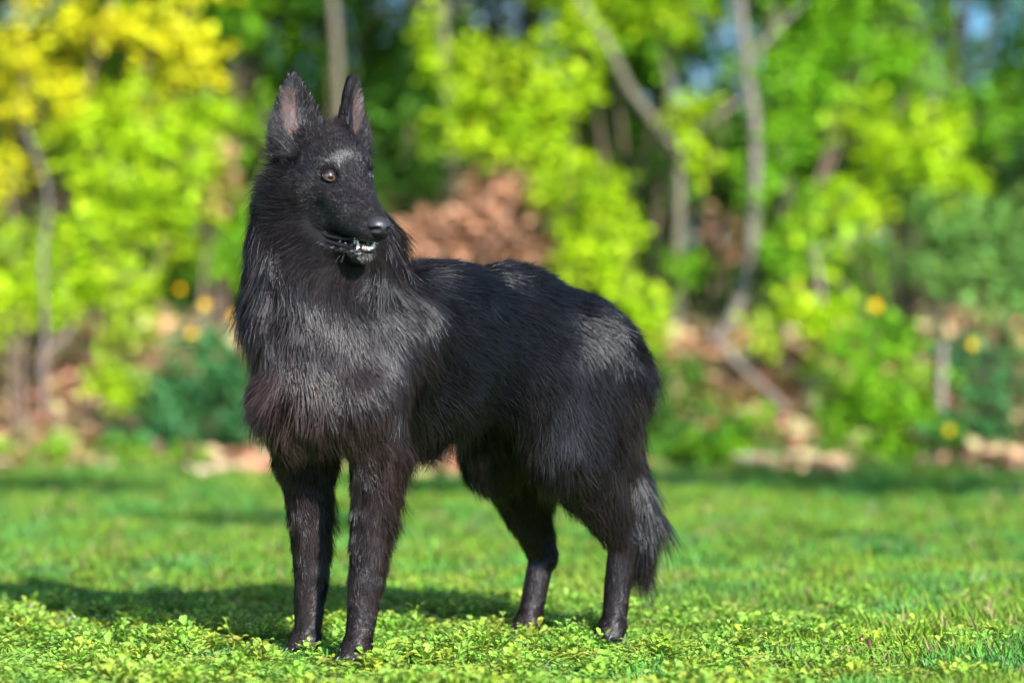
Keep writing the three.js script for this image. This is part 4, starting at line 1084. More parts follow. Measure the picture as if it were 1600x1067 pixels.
plant('far_tree', 'tall tree deep in the wood far behind the pale bush', 'tree', 'tall trees deep in the wood', [3.3, -14.85], [
  [3.504,2.958,-14.093,0.378,0.168,0.302,210],
  [3.886,0.771,-14.981,0.374,0.172,0.299,210],
  [3.847,0.648,-15.134,0.469,0.195,0.375,210],
  [3.653,3.726,-15.253,0.388,0.249,0.311,210],
  [3.387,3.383,-15.493,0.246,0.191,0.196,210],
  [2.644,2.509,-15.218,0.349,0.405,0.324,210],
  [3.299,1.771,-14.809,0.292,0.382,0.306,210],
  [2.698,0.632,-14.858,0.242,0.144,0.194,210],
  [2.758,3.454,-15.045,0.224,0.39,0.312,210],
  [2.778,0.626,-13.695,0.497,0.164,0.398,210],
  [3.58,2.503,-15.177,0.232,0.357,0.286,210],
  [4.227,1.599,-15.923,0.527,0.162,0.422,210],
  [3.674,2.063,-15.601,0.379,0.381,0.305,210],
  [4.253,2.087,-15.991,0.398,0.159,0.318,210],
  [3.23,2.277,-13.814,0.438,0.167,0.351,210],
  [3.264,1.65,-15.794,0.257,0.312,0.25,210],
  [3.745,2.175,-15.437,0.181,0.15,0.145,210],
  [4.112,1.37,-15.455,0.299,0.426,0.341,210],
  [3.342,0.749,-14.486,0.379,0.16,0.303,210],
  [3.488,1.827,-14.272,0.331,0.353,0.282,210],
  [3.948,1.636,-15.206,0.253,0.235,0.202,210],
  [3.939,0.724,-14.709,0.284,0.442,0.353,210]], { seed: 57, col: MID, len: 0.11, stem: 0.02, gap: -0.34, trunkName: 'trunk', crownName: 'crown', limbs: [[[[3.3,0.154,-14.85],[3.353,1.417,-14.85],[3.265,3.173,-14.85]], 0.09, 0.05]] });
// a leafy tree beside the lawn, outside the frame: it throws the shade that lies across the back of the lawn
plant('lawn_tree', 'leafy tree standing beside the lawn and shading its back edge', 'tree', null, [3.6, 0.7], [
  [3.0,3.05,0.45,0.75,0.28,0.3,1500],[2.3,3.1,0.7,0.45,0.25,0.25,600],[1.75,3.0,1.95,0.25,0.18,0.2,260],[1.0,3.1,0.55,0.5,0.22,0.22,500],[3.7,3.3,0.6,0.8,0.5,0.6,1200]], { seed: 90, col: FRESH, len: 0.07, stem: 0.02, gap: -0.6, trunkName: 'trunk', crownName: 'crown', limbs: [[[[3.6,0,0.7],[3.62,1.2,0.72],[3.58,2.4,0.7],[3.6,3.2,0.6]],0.09,0.04]] });

// ---------------------------------------------------------------- lawn, ground cover, litter
function blade(t, rnd, x, z, h, w, bend, col) {
  const a = rnd() * 6.283, dx = Math.cos(a), dz = Math.sin(a), sx = -dz * w, sz = dx * w, n = V(-dx * 0.6, 0.8, -dz * 0.6).normalize();
  const row = (f, k) => { const o = bend * f * f * h, y = h * f * (1 - 0.25 * bend * f); return [x + dx * o, y, z + dz * o, k]; };
  const r = [row(0, 0.8), row(0.45, 1), row(0.8, 0.7)], tip = row(1, 0), id = [];
  for (const [px, py, pz, k] of r) id.push(t.v(px + sx * k, py, pz + sz * k, n.x, n.y, n.z, ...col), t.v(px - sx * k, py, pz - sz * k, n.x, n.y, n.z, ...col));
  const e = t.v(tip[0], tip[1], tip[2], n.x, n.y, n.z, ...col);
  for (let k = 0; k < 2; k++) { t.t(id[2 * k + 1], id[2 * k], id[2 * k + 2]); t.t(id[2 * k + 3], id[2 * k + 1], id[2 * k + 2]); }
  t.t(id[5], id[4], e);
}
function instanced(name, geometry, material, list) {
  const m = new THREE.InstancedMesh(geometry, material, list.length), q = new THREE.Quaternion(), e = new THREE.Euler(), mat = new THREE.Matrix4(), c = new THREE.Color();
  list.forEach(([x, y, z, turn, s, sy, col, tilt = 0], i) => {
    e.set(tilt * Math.cos(turn * 3.1), turn, tilt * Math.sin(turn * 5.3)); q.setFromEuler(e);
    mat.compose(V(x, y, z), q, V(s, sy, s)); m.setMatrixAt(i, mat); m.setColorAt(i, c.setRGB(...col));
  });
  m.name = name; m.userData.kind = 'stuff'; m.castShadow = m.receiveShadow = true; return m;
}
function mass(name, pieceName, geometries, material, lists) {
  const g = new THREE.Group(); g.name = name; g.userData.kind = 'stuff'; scene.add(g);
  geometries.forEach((q, k) => g.add(instanced(pieceName, q, material, lists[k])));
}
const tuft = (seed, n, spread, h0, h1, w) => { const t = new Tris(), r = rngOf(seed); for (let k = 0; k < n; k++) { const q = 0.75 + 0.5 * r(); blade(t, r, (r() - 0.5) * spread, (r() - 0.5) * spread, lerp(h0, h1, r() * r()), w * (0.6 + 0.7 * r()), 0.2 + 0.9 * r(), [q, q, q]); } return t.geometry(); };
// coverAt: where the small-leaved ground cover grows among the grass
const coverAt = (x, z) => smooth(-0.9, -0.25, z + 0.25 * noise2(x * 1.3, 2.2)) * smooth(0.75, -0.1, x * 0.75 + 0.35 * noise2(x * 2, z * 2)) + 0.35 * smooth(0.15, 0.6, noise2(x * 1.7 + 5, z * 1.7));
{
  const tufts = [tuft(1, 16, 0.05, 0.014, 0.036, 0.0015), tuft(2, 16, 0.05, 0.015, 0.042, 0.0017), tuft(3, 14, 0.05, 0.012, 0.030, 0.0014), tuft(4, 10, 0.04, 0.025, 0.055, 0.0019)];
  const lists = tufts.map(() => []), r = rngOf(77);
  const put = (x, z, s) => {
    const k = noise2(x * 0.9, z * 0.9), q = noise2(x * 4 + 3, z * 4), soil = soilAt(x, z);
    if (r() < soil * 0.97 + 0.25 * smooth(0.35, 0.8, noise2(x * 1.1 + 20, z * 0.8))) return;
    const tall = clamp(0.85 + 0.35 * q, 0.45, 1.4), y = r(), cov = clamp(coverAt(x, z), 0, 1);
    const col = [0.135 + 0.09 * y + 0.04 * k, 0.275 + 0.08 * r() + 0.03 * k, 0.022 + 0.02 * r()];
    if (r() < 0.09) { const q2 = 0.6 + 0.5 * r(); col[0] = 0.40 * q2; col[1] = 0.34 * q2; col[2] = 0.14 * q2; }
    const pt = noise2(x * 2.3 + 40, z * 2.3); if (pt > 0.25) { col[0] *= 0.72; col[2] += 0.02; }
    const v = r() < 0.08 + 0.2 * smooth(0.0, 0.8, x + 0.4 * k) ? 3 : Math.floor(r() * 3);
    lists[v].push([x, heightAt(x, z) - 0.003, z, r() * 6.28, s * (0.85 + 0.4 * r()), s * tall * (1 - 0.25 * cov) * (z > -0.8 ? lerp(0.8, 1.25, smooth(0.25, 0.8, x)) : 1) * (0.8 + 0.4 * r()), col, 0.25 * (r() - 0.5)]);
  };
  const fill = (x0, x1, z0, z1, per, s) => { const n = (x1 - x0) * (z1 - z0) * per; for (let i = 0; i < n; i++) put(lerp(x0, x1, r()), lerp(z0, z1, r()), s); };
  fill(-1.25, 1.25, -1.4, 0.75, 5200, 0.85);
  fill(-1.9, 1.9, -3.4, -1.4, 2600, 1.0);
  fill(-2.4, 2.4, -6.7, -3.4, 1800, 1.15);
  fill(-3, -1.25, -1.4, 2, 900, 1.2); fill(1.25, 3, -1.4, 2, 900, 1.2); fill(-1.25, 1.25, 0.75, 2.2, 1100, 1.1);
  mass('lawn_grass', 'grass_tufts', tufts, M.grass, lists);

  // small-leaved creeping ground cover: upright sprigs with rounded, notched leaves
  const sprig = (seed) => {
    const t = new Tris(), q = rngOf(seed), h = 0.010 + 0.011 * q(), lx = (q() - 0.5) * 0.02, lz = (q() - 0.5) * 0.02;
    limb(t, [[0, -0.004, 0], [lx * 0.3, h * 0.5, lz * 0.3], [lx, h, lz]], 0.0009, 0.0006, [0.7, 0.8, 0.5], q, 3);
    const n = 8 + Math.floor(q() * 4);
    for (let k = 0; k < n; k++) {
      const f = 0.25 + 0.75 * (k / (n - 1)), a = k * 2.4 + q(), up = 0.15 + 0.9 * f * q(), sz = (0.0068 + 0.006 * q()) * (1.15 - 0.45 * f), c = 0.75 + 0.5 * q();
      const d = V(Math.cos(a), up * 0.6, Math.sin(a)).normalize(), side = V(-Math.sin(a), 0, Math.cos(a)), nn = V().crossVectors(side, d).normalize(); if (nn.y < 0) nn.negate();
      const p = V(lx * f * f + d.x * 0.004, h * f, lz * f * f + d.z * 0.004);
      const ring = [[0, 0], [0.35, 0.42], [0.75, 0.5], [0.86, 0.3], [1.08, 0.18], [1.0, 0], [1.08, -0.18], [0.86, -0.3], [0.75, -0.5], [0.35, -0.42]];
      const ids = ring.map(([u, w]) => { const b = Math.abs(w) * 0.35 * sz; return t.v(p.x + d.x * u * sz + side.x * w * sz + nn.x * b, p.y + d.y * u * sz + nn.y * b, p.z + d.z * u * sz + side.z * w * sz + nn.z * b, nn.x - side.x * w * 0.5, nn.y, nn.z - side.z * w * 0.5, c, c, c); });
      for (let j = 1; j + 1 < ids.length; j++) t.t(ids[0], ids[j], ids[j + 1]);
    }
    return t.geometry();
  };
  const sp = [sprig(5), sprig(6), sprig(7), sprig(8), sprig(9)], sl = sp.map(() => []);
  for (let i = 0; i < 34000; i++) {
    const x = lerp(-1.3, 1.3, r()), z = lerp(-1.5, 0.8, r()), c = coverAt(x, z);
    if (r() > c || noise2(x * 6, z * 6) < -0.55 + 0.3 * r()) continue;
    const pt = noise2(x * 3.1 + 70, z * 3.1), y = r() * (pt > 0.1 ? 0.35 : 1), s = (pt > 0.1 ? 0.65 : 0.85) + 0.55 * r();
    sl[Math.floor(r() * sp.length)].push([x, heightAt(x, z), z, r() * 6.28, s, s * (0.7 + 0.5 * r()) * (0.75 + 1.1 * smooth(0.05, 0.6, noise2(x * 5 + 11, z * 5))), [0.22 + 0.16 * y, 0.37 + 0.11 * r(), 0.035 + 0.04 * r()], 0.5 * (r() - 0.5)]);
  }
  mass('ground_cover', 'sprigs', sp, M.grass, sl);

  // dry leaf litter on the bank
  const lt = [21, 22, 23].map((s) => { const t = new Tris(), q = rngOf(s); for (let k = 0; k < 5; k++) { const a = q() * 6.28; leaf(t, V((q() - 0.5) * 0.14, 0.004 + q() * 0.02, (q() - 0.5) * 0.14), V(Math.cos(a), (q() - 0.3) * 0.7, Math.sin(a)).normalize(), V((q() - 0.5) * 1.2, 1, (q() - 0.5) * 1.2), 0.06 + 0.04 * q(), 0.035 + 0.02 * q(), [0.7 + 0.5 * q(), 0.7 + 0.4 * q(), 0.7 + 0.4 * q()]); } return t.geometry(); });
  const ll = lt.map(() => []);
  for (let i = 0; i < 20000; i++) {
    const x = lerp(-3.2, 3.2, r()), z = lerp(-9, -5.4, r()), s = smooth(-5.7, -6.5, z + 0.45 * noise2(x * 1.5, 1) + 0.35 * noise2(x * 4, z * 3)); if (r() > s + 0.02) continue;
    const y = r();
    ll[i % 3].push([x, heightAt(x, z), z, r() * 6.28, 0.8 + 0.7 * r(), 0.8 + 0.9 * r(), [0.54 + 0.16 * y, 0.34 + 0.10 * y, 0.21 + 0.07 * y], 0.6 * (r() - 0.5)]);
  }
  // thick drifts on the open, sunlit parts of the bank
  for (const [x0, x1, n] of [[-1.8, -1.36, 420], [-1.32, -1.08, 150], [0.5, 1.0, 420], [-0.4, -0.1, 120]]) for (let i = 0; i < n; i++) {
    const x = lerp(x0, x1, r()), z = lerp(-6.75, -6.0, r()), y = r();
    ll[i % 3].push([x, heightAt(x, z) + 0.01, z, r() * 6.28, 0.9 + 0.8 * r(), 0.9 + 1.2 * r(), [0.56 + 0.16 * y, 0.36 + 0.10 * y, 0.23 + 0.07 * y], 0.9 * (r() - 0.5)]);
  }
  mass('leaf_litter', 'dry_leaves', lt, M.dry, ll);
}

// ---------------------------------------------------------------- the dog: x to its left, y up, z the way its body points
const dog = thing('dog', 'long-haired black shepherd dog standing on the grass with its head turned', 'dog', null, [-0.09, 0, -0.003]);
dog.rotation.y = -0.8203;
// head frame: origin between the eyes, z towards the nose
const headM = new THREE.Matrix4().makeRotationFromEuler(new THREE.Euler(0.244, 1.431, 0.0, 'YXZ')).setPosition(0.081, 0.7635, 0.300);
const headInv = headM.clone().invert();
const hp = (x, y, z) => V(x, y, z).applyMatrix4(headM), hd = (x, y, z) => V(x, y, z).transformDirection(headM);

// bones: two ends with radii, lateral squash; coat: the way the hair lies, its length, brown share, lift
const bones = [];
const bone = (a, ra, b, rb, o) => bones.push({ a, ra, b, rb, s: 1, k: 0.03, brown: 0, lift: 0.28, ...o });
const BACK = { flow: [0, -0.38, -0.92], len: 0.030 }, RIB = { flow: [0, -0.5, -0.87], len: 0.032 };
bone([0, 0.487, 0.24], 0.126, [0, 0.493, 0.05], 0.129, { s: 0.76, ...RIB, k: 0.04 });
bone([0, 0.493, 0.05], 0.129, [0, 0.511, -0.12], 0.105, { s: 0.78, ...BACK, k: 0.04 });
bone([0, 0.511, -0.12], 0.105, [0, 0.468, -0.245], 0.10, { s: 0.85, flow: [0, -0.5, -0.85], len: 0.034, k: 0.04 });
bone([0, 0.468, -0.245], 0.10, [0, 0.42, -0.298], 0.075, { s: 0.9, flow: [0, -0.9, -0.45], len: 0.05 });
bone([0, 0.425, 0.26], 0.070, [0, 0.41, 0.10], 0.075, { s: 0.85, flow: [0, -0.95, -0.3], len: 0.045, brown: 0.4 });
bone([0, 0.50, 0.29], 0.085, [0, 0.43, 0.32], 0.078, { s: 1, flow: [0, -1, 0.08], len: 0.058, brown: 1, lift: 0.34 });
bone([-0.006, 0.53, 0.215], 0.098, [-0.014, 0.645, 0.255], 0.092, { flow: [0, -1, 0.0], len: 0.050, brown: 0.45, lift: 0.36, k: 0.04 });
bone([-0.012, 0.645, 0.255], 0.097, [-0.022, 0.73, 0.285], 0.075, { flow: [0, -1, -0.05], len: 0.056, brown: 0.3, lift: 0.42, k: 0.04 });
bone([-0.030, 0.665, 0.285], 0.074, [-0.034, 0.56, 0.305], 0.080, { flow: [-0.05, -1, 0.02], len: 0.060, brown: 0.4, lift: 0.4, k: 0.05 });
for (const q of [1, -1]) {
  const sh = q > 0 ? [0.080, 0.42, 0.270] : [-0.092, 0.415, 0.272];
  bone([q * 0.066, 0.53, 0.18], 0.046, sh, 0.046, { flow: [0, -0.95, -0.3], len: 0.032, brown: 0.35, k: 0.06 });
  const e = q > 0 ? [0.082, 0.335, 0.238] : [-0.099, 0.325, 0.236], w = q > 0 ? [0.080, 0.135, 0.262] : [-0.086, 0.14, 0.235], p = q > 0 ? [0.080, 0.055, 0.276] : [-0.085, 0.055, 0.242];
  bone(sh, 0.046, e, q > 0 ? 0.044 : 0.048, { flow: [0, -1, -0.2], len: 0.030, brown: 0.75, k: 0.05 });
  bone(e, 0.044, [lerp(e[0], w[0], 0.5), lerp(e[1], w[1], 0.5), lerp(e[2], w[2], 0.5)], 0.030, { flow: [0, -1, -0.12], len: 0.022, brown: 0.7, leg: 1, k: 0.010, lift: 0.3 });
  bone([lerp(e[0], w[0], 0.5), lerp(e[1], w[1], 0.5), lerp(e[2], w[2], 0.5)], 0.030, w, 0.0255, { flow: [0, -1, -0.1], len: 0.018, brown: 0.6, leg: 1, k: 0.006, lift: 0.3 });
  bone(w, 0.0255, p, 0.0205, { flow: [0, -1, 0.1], len: 0.013, brown: 0.6, k: 0.005, lift: 0.3 });
  for (const [dx, dz, r] of [[-0.0185, 0.013, 0.0115], [-0.0068, 0.023, 0.0125], [0.0068, 0.023, 0.0125], [0.0185, 0.013, 0.0115]]) bone([p[0] + dx * 0.6, 0.035, p[2] + 0.004], 0.016, [p[0] + dx, 0.016, p[2] + dz], r, { flow: [0, -0.5, 0.8], len: 0.007, brown: 0.5, k: 0.007 });
  // hind leg
  const st = q > 0 ? [0.080, 0.325, -0.168] : [-0.082, 0.322, -0.170], hk = q > 0 ? [0.088, 0.168, -0.290] : [-0.088, 0.140, -0.276], hpw = q > 0 ? [0.086, 0.05, -0.276] : [-0.09, 0.05, -0.252];
  bone([q * 0.050, 0.435, -0.115], 0.050, st, 0.042, { flow: [0, -0.85, -0.5], len: 0.040, brown: 0.15, lift: 0.26, k: 0.07 });
  bone([q * 0.055, 0.455, -0.225], 0.082, st, 0.050, { flow: [0, -0.9, -0.42], len: 0.040, brown: 0.15, lift: 0.24, k: 0.08 });
  bone([q * 0.060, 0.43, -0.270], 0.070, [q * 0.082, 0.27, -0.240], 0.043, { flow: [0, -1, -0.3], len: 0.055, brown: 0.4, lift: 0.36, k: 0.04 });
  bone(st, 0.050, [lerp(st[0], hk[0], 0.6), lerp(st[1], hk[1], 0.6), lerp(st[2], hk[2], 0.6) - 0.004], 0.034, { flow: [0, -1, -0.3], len: 0.032, brown: 0.3, k: 0.02 });
  bone([lerp(st[0], hk[0], 0.6), lerp(st[1], hk[1], 0.6), lerp(st[2], hk[2], 0.6) - 0.004], 0.033, hk, 0.0225, { flow: [0, -1, -0.2], len: 0.017, brown: 0.35, k: 0.006, lift: 0.3 });
  bone([hk[0], hk[1] + 0.022, hk[2] - 0.012], 0.010, [hk[0], hk[1] - 0.01, hk[2] - 0.004], 0.017, { flow: [0, -1, -0.1], len: 0.011, brown: 0.35, k: 0.012 });
  bone(hk, 0.0215, hpw, 0.0185, { flow: [0, -1, 0.05], len: 0.013, brown: 0.4, k: 0.005, lift: 0.3 });
  for (const [dx, dz, r] of [[-0.0170, 0.013, 0.011], [-0.0064, 0.022, 0.012], [0.0064, 0.022, 0.012], [0.0170, 0.013, 0.011]]) bone([hpw[0] + dx * 0.6, 0.032, hpw[2] + 0.004], 0.0155, [hpw[0] + dx, 0.016, hpw[2] + dz], r, { flow: [0, -0.5, 0.8], len: 0.007, brown: 0.4, k: 0.007 });
}
const TAIL = { len: 0.07, brown: 0.3, lift: 0.32, k: 0.02 };
bone([0, 0.465, -0.320], 0.032, [0.004, 0.37, -0.365], 0.027, { ...TAIL, flow: [0, -1, -0.35] });
bone([0.004, 0.37, -0.365], 0.027, [0.024, 0.26, -0.370], 0.024, { ...TAIL, flow: [0.05, -1, -0.15] });
bone([0.024, 0.26, -0.370], 0.026, [0.038, 0.20, -0.383], 0.025, { ...TAIL, len: 0.07, flow: [0.08, -1, -0.1] });
bone([0.038, 0.20, -0.383], 0.025, [0.042, 0.155, -0.378], 0.018, { ...TAIL, len: 0.08, flow: [0.05, -1, 0.28] });
const nBody = bones.length;
// head bones, in the head frame
const hb = (a, ra, b, rb, o = {}) => bones.push({ a, ra, b, rb, s: 1, k: 0.016, brown: 0.22, lift: 0.12, len: 0.008, head: 1, flow: [0, 0, -1], ...o });
hb([0, 0.016, -0.075], 0.054, [0, 0.012, -0.045], 0.053, { len: 0.012 });
hb([0, 0.010, -0.020], 0.038, [0, -0.022, 0.010], 0.034);
for (const q of [1, -1]) {
  hb([q * 0.030, 0.0095, -0.012], 0.0155, [q * 0.040, 0.006, -0.045], 0.022);
  hb([q * 0.040, -0.030, -0.040], 0.031, [q * 0.044, -0.045, -0.085], 0.036, { len: 0.022, lift: 0.2 });
  hb([q * 0.026, -0.030, -0.005], 0.024, [q * 0.021, -0.048, 0.045], 0.020);
  hb([q * 0.024, -0.064, 0.005], 0.020, [q * 0.0125, -0.0645, 0.084], 0.0165, { len: 0.005, k: 0.012 });
}
hb([0, -0.012, 0.010], 0.026, [0, -0.052, 0.090], 0.0170, { len: 0.005 });
hb([0, -0.045, 0.02], 0.032, [0, -0.062, 0.084], 0.0185, { len: 0.005 });
const nUpper = bones.length;
for (const q of [1, -1]) {
  hb([q * 0.036, -0.075, -0.060], 0.022, [q * 0.027, -0.103, 0.004], 0.0125, { len: 0.014, k: 0.010 });
  hb([q * 0.027, -0.105, 0.004], 0.0115, [q * 0.011, -0.1055, 0.076], 0.0080, { len: 0.006, k: 0.008 });
}
hb([0, -0.105, -0.055], 0.030, [0, -0.111, 0.060], 0.0120, { len: 0.010, k: 0.012 });
hb([0, -0.113, 0.060], 0.0105, [0, -0.1105, 0.076], 0.0100, { len: 0.006, k: 0.01 });
const nJaw = bones.length;
for (const b of bones) {
  b.A = b.head ? hp(...b.a) : V(...b.a); b.B = b.head ? hp(...b.b) : V(...b.b);
  b.F = b.head ? hd(...b.flow) : V(...b.flow).normalize();
  b.D = b.B.clone().sub(b.A); b.dd = b.D.lengthSq() || 1e-9;
}
// ears: a cupped, pointed shell each, in head coordinates
const ears = [1, -1].map((q) => {
  const base = hp(q * 0.047, 0.042, -0.083), tip = hp(q * 0.059, 0.134, -0.104), ax = tip.clone().sub(base), L = ax.length(); ax.normalize();
  const face = hd(q * 0.50, 0.12, 0.86); face.addScaledVector(ax, -face.dot(ax)).normalize();
  return { base, ax, L, face, side: V().crossVectors(ax, face), q };
});
function earDist(e, x, y, z) {
  const dx = x - e.base.x, dy = y - e.base.y, dz = z - e.base.z;
  const t = (dx * e.ax.x + dy * e.ax.y + dz * e.ax.z) / e.L, f = dx * e.face.x + dy * e.face.y + dz * e.face.z, s = dx * e.side.x + dy * e.side.y + dz * e.side.z;
  const u = clamp(t, -0.25, 1), w = 0.0425 * Math.pow(Math.max(0.0, 1 - Math.max(0, u)), 0.86) * (1 - 0.10 * Math.max(0, 0.25 - u)) + 0.003; // half width
  const fo = f - (s * s) / (w + 0.02) * 0.42 + 0.006;                                   // the shell curls forward at its edges
  const over = Math.max(0, t - 1, -0.25 - t) * e.L;
  const qx = Math.abs(s) - w * 0.93, qf = Math.abs(fo) - (0.0045 + 0.006 * (1 - clamp(t * 2.2, 0, 1)));
  const o = Math.hypot(Math.max(qx, 0), Math.max(qf, 0), over) + Math.min(Math.max(qx, qf), 0);
  return o * 0.8 - 0.0025;
}
const smin = (a, b, k) => { const h = Math.max(k - Math.abs(a - b), 0) / k; return Math.min(a, b) - h * h * k * 0.25; };
function boneDist(b, x, y, z) {
  let px = x - b.A.x; const py = y - b.A.y, pz = z - b.A.z;
  if (b.s !== 1) px = (x - b.A.x) / b.s;
  const t = clamp((px * b.D.x + py * b.D.y + pz * b.D.z) / b.dd, 0, 1);
  const qx = px - b.D.x * t, qy = py - b.D.y * t, qz = pz - b.D.z * t;
  return (Math.sqrt(qx * qx + qy * qy + qz * qz) - lerp(b.ra, b.rb, t)) * (b.s !== 1 ? 0.88 : 1);
}
const EYE = [1, -1].map((q) => ({ q, c: hp(q * 0.0340, -0.001, 0.000), out: hd(q * 0.52, 0.10, 0.85) }));
const noseC = hp(0, -0.0545, 0.101);
const mouthLine = [1, -1].map((q) => [[0.0485, -0.079, -0.020], [0.0450, -0.0900, -0.002], [0.0385, -0.0955, 0.020], [0.0285, -0.0940, 0.048], [0.0185, -0.0920, 0.070], [0.011, -0.0905, 0.090]].map(([x, y, z]) => hp(q * x, y, z)));
const segDist = (a, b, x, y, z) => { const bx = b.x - a.x, by = b.y - a.y, bz = b.z - a.z, t = clamp(((x - a.x) * bx + (y - a.y) * by + (z - a.z) * bz) / (bx * bx + by * by + bz * bz), 0, 1); return Math.hypot(x - a.x - bx * t, y - a.y - by * t, z - a.z - bz * t); };
const mouthDist = (x, y, z) => { let d = 1; for (const m of mouthLine) for (let k = 0; k < 5; k++) d = Math.min(d, segDist(m[k], m[k + 1], x, y, z) - lerp(0.0056, 0.0062, k / 4)); return d; };
// distance to the dog's skin; `list` limits it to bones near by
function skin(x, y, z, list, withEars) {
  let body = 1e3, up = 1e3, jaw = 1e3;
  for (const i of list) {
    const b = bones[i], d = boneDist(b, x, y, z);
    if (i < nBody) body = body > 1e2 ? d : smin(body, d, b.k);
    else if (i < nUpper) up = up > 1e2 ? d : smin(up, d, b.k);
    else jaw = jaw > 1e2 ? d : smin(jaw, d, b.k);
  }
  let d = up;
  if (withEars) for (const e of ears) d = d > 1e2 ? earDist(e, x, y, z) : smin(d, earDist(e, x, y, z), 0.014);
  if (d < 0.06) for (const e of EYE) { // shallow sockets
    const q = Math.hypot(x - e.c.x - e.out.x * 0.010, y - e.c.y - e.out.y * 0.010, z - e.c.z - e.out.z * 0.010) - 0.0125;
    const h = Math.max(0.006 - Math.abs(-q - d), 0) / 0.006; d = Math.max(d, -q) + h * h * 0.006 * 0.25;
  }
  d = d > 1e2 ? jaw : jaw > 1e2 ? d : smin(d, jaw, 0.005);
  if (d < 0.02 && jaw < 0.04) { const q = -mouthDist(x, y, z), h = Math.max(0.004 - Math.abs(q - d), 0) / 0.004; d = Math.max(d, q) + h * h * 0.001; } // the mouth slit
  return d > 1e2 ? body : body > 1e2 ? d : smin(d, body, 0.03);
}
// naive surface nets over the near-surface blocks of a grid
function surfaceNets(lo, hi, h) {
  const N = [0, 1, 2].map((k) => Math.ceil((hi[k] - lo[k]) / h) + 1), B = 8, [nx, ny, nz] = N, val = new Float32Array(nx * ny * nz).fill(1), all = bones.map((_, i) => i), rad = B * h * 0.88;
  const at = (i, j, k) => (k * ny + j) * nx + i;
  for (let k0 = 0; k0 < nz; k0 += B) for (let j0 = 0; j0 < ny; j0 += B) for (let i0 = 0; i0 < nx; i0 += B) {
    const cx = lo[0] + (i0 + B / 2) * h, cy = lo[1] + (j0 + B / 2) * h, cz = lo[2] + (k0 + B / 2) * h;
    const ds = all.map((i) => boneDist(bones[i], cx, cy, cz)); let m = Math.min(...ds); const em = Math.min(earDist(ears[0], cx, cy, cz), earDist(ears[1], cx, cy, cz)); m = Math.min(m, em);
    if (m > rad * 1.5 + 0.02) continue;
    const list = all.filter((i) => ds[i] < m + rad * 3 + 0.05), we = em < rad * 2.2 + 0.03;
    const inside = m < -rad * 1.6 - 0.03;
    for (let k = k0; k < Math.min(k0 + B, nz); k++) for (let j = j0; j < Math.min(j0 + B, ny); j++) for (let i = i0; i < Math.min(i0 + B, nx); i++) val[at(i, j, k)] = inside ? -1 : skin(lo[0] + i * h, lo[1] + j * h, lo[2] + k * h, list, we);
  }
  const id = new Int32Array(nx * ny * nz).fill(-1), pos = [], idx = [], C = [[0, 0, 0], [1, 0, 0], [0, 1, 0], [1, 1, 0], [0, 0, 1], [1, 0, 1], [0, 1, 1], [1, 1, 1]], E = [[0, 1], [2, 3], [4, 5], [6, 7], [0, 2], [1, 3], [4, 6], [5, 7], [0, 4], [1, 5], [2, 6], [3, 7]];
  for (let k = 0; k < nz - 1; k++) for (let j = 0; j < ny - 1; j++) for (let i = 0; i < nx - 1; i++) {
    const v = C.map(([a, b, c]) => val[at(i + a, j + b, k + c)]); let s = 0; for (const q of v) if (q < 0) s++;
    if (s === 0 || s === 8) continue;
    let n = 0, x = 0, y = 0, z = 0;
    for (const [a, b] of E) if (v[a] < 0 !== v[b] < 0) { const t = v[a] / (v[a] - v[b]); n++; x += lerp(C[a][0], C[b][0], t); y += lerp(C[a][1], C[b][1], t); z += lerp(C[a][2], C[b][2], t); }
    id[at(i, j, k)] = pos.length / 3; pos.push(lo[0] + (i + x / n) * h, lo[1] + (j + y / n) * h, lo[2] + (k + z / n) * h);
  }
  const quad = (a, b, c, d, flip) => { if (a < 0 || b < 0 || c < 0 || d < 0) return; flip ? idx.push(a, c, b, a, d, c) : idx.push(a, b, c, a, c, d); };
  for (let k = 1; k < nz - 1; k++) for (let j = 1; j < ny - 1; j++) for (let i = 1; i < nx - 1; i++) {
    const s = val[at(i, j, k)] < 0;
    if (s !== val[at(i + 1, j, k)] < 0) quad(id[at(i, j - 1, k - 1)], id[at(i, j, k - 1)], id[at(i, j, k)], id[at(i, j - 1, k)], !s);
    if (s !== val[at(i, j + 1, k)] < 0) quad(id[at(i - 1, j, k - 1)], id[at(i - 1, j, k)], id[at(i, j, k)], id[at(i, j, k - 1)], !s);
    if (s !== val[at(i, j, k + 1)] < 0) quad(id[at(i - 1, j - 1, k)], id[at(i, j - 1, k)], id[at(i, j, k)], id[at(i - 1, j, k)], !s);
  }
  const g = new THREE.BufferGeometry();
  g.setAttribute('position', new THREE.Float32BufferAttribute(pos, 3)); g.setIndex(idx); g.computeVertexNormals();
  return g;
}
const bodyG = surfaceNets([-0.20, -0.006, -0.48], [0.25, 0.95, 0.46], 0.0035);
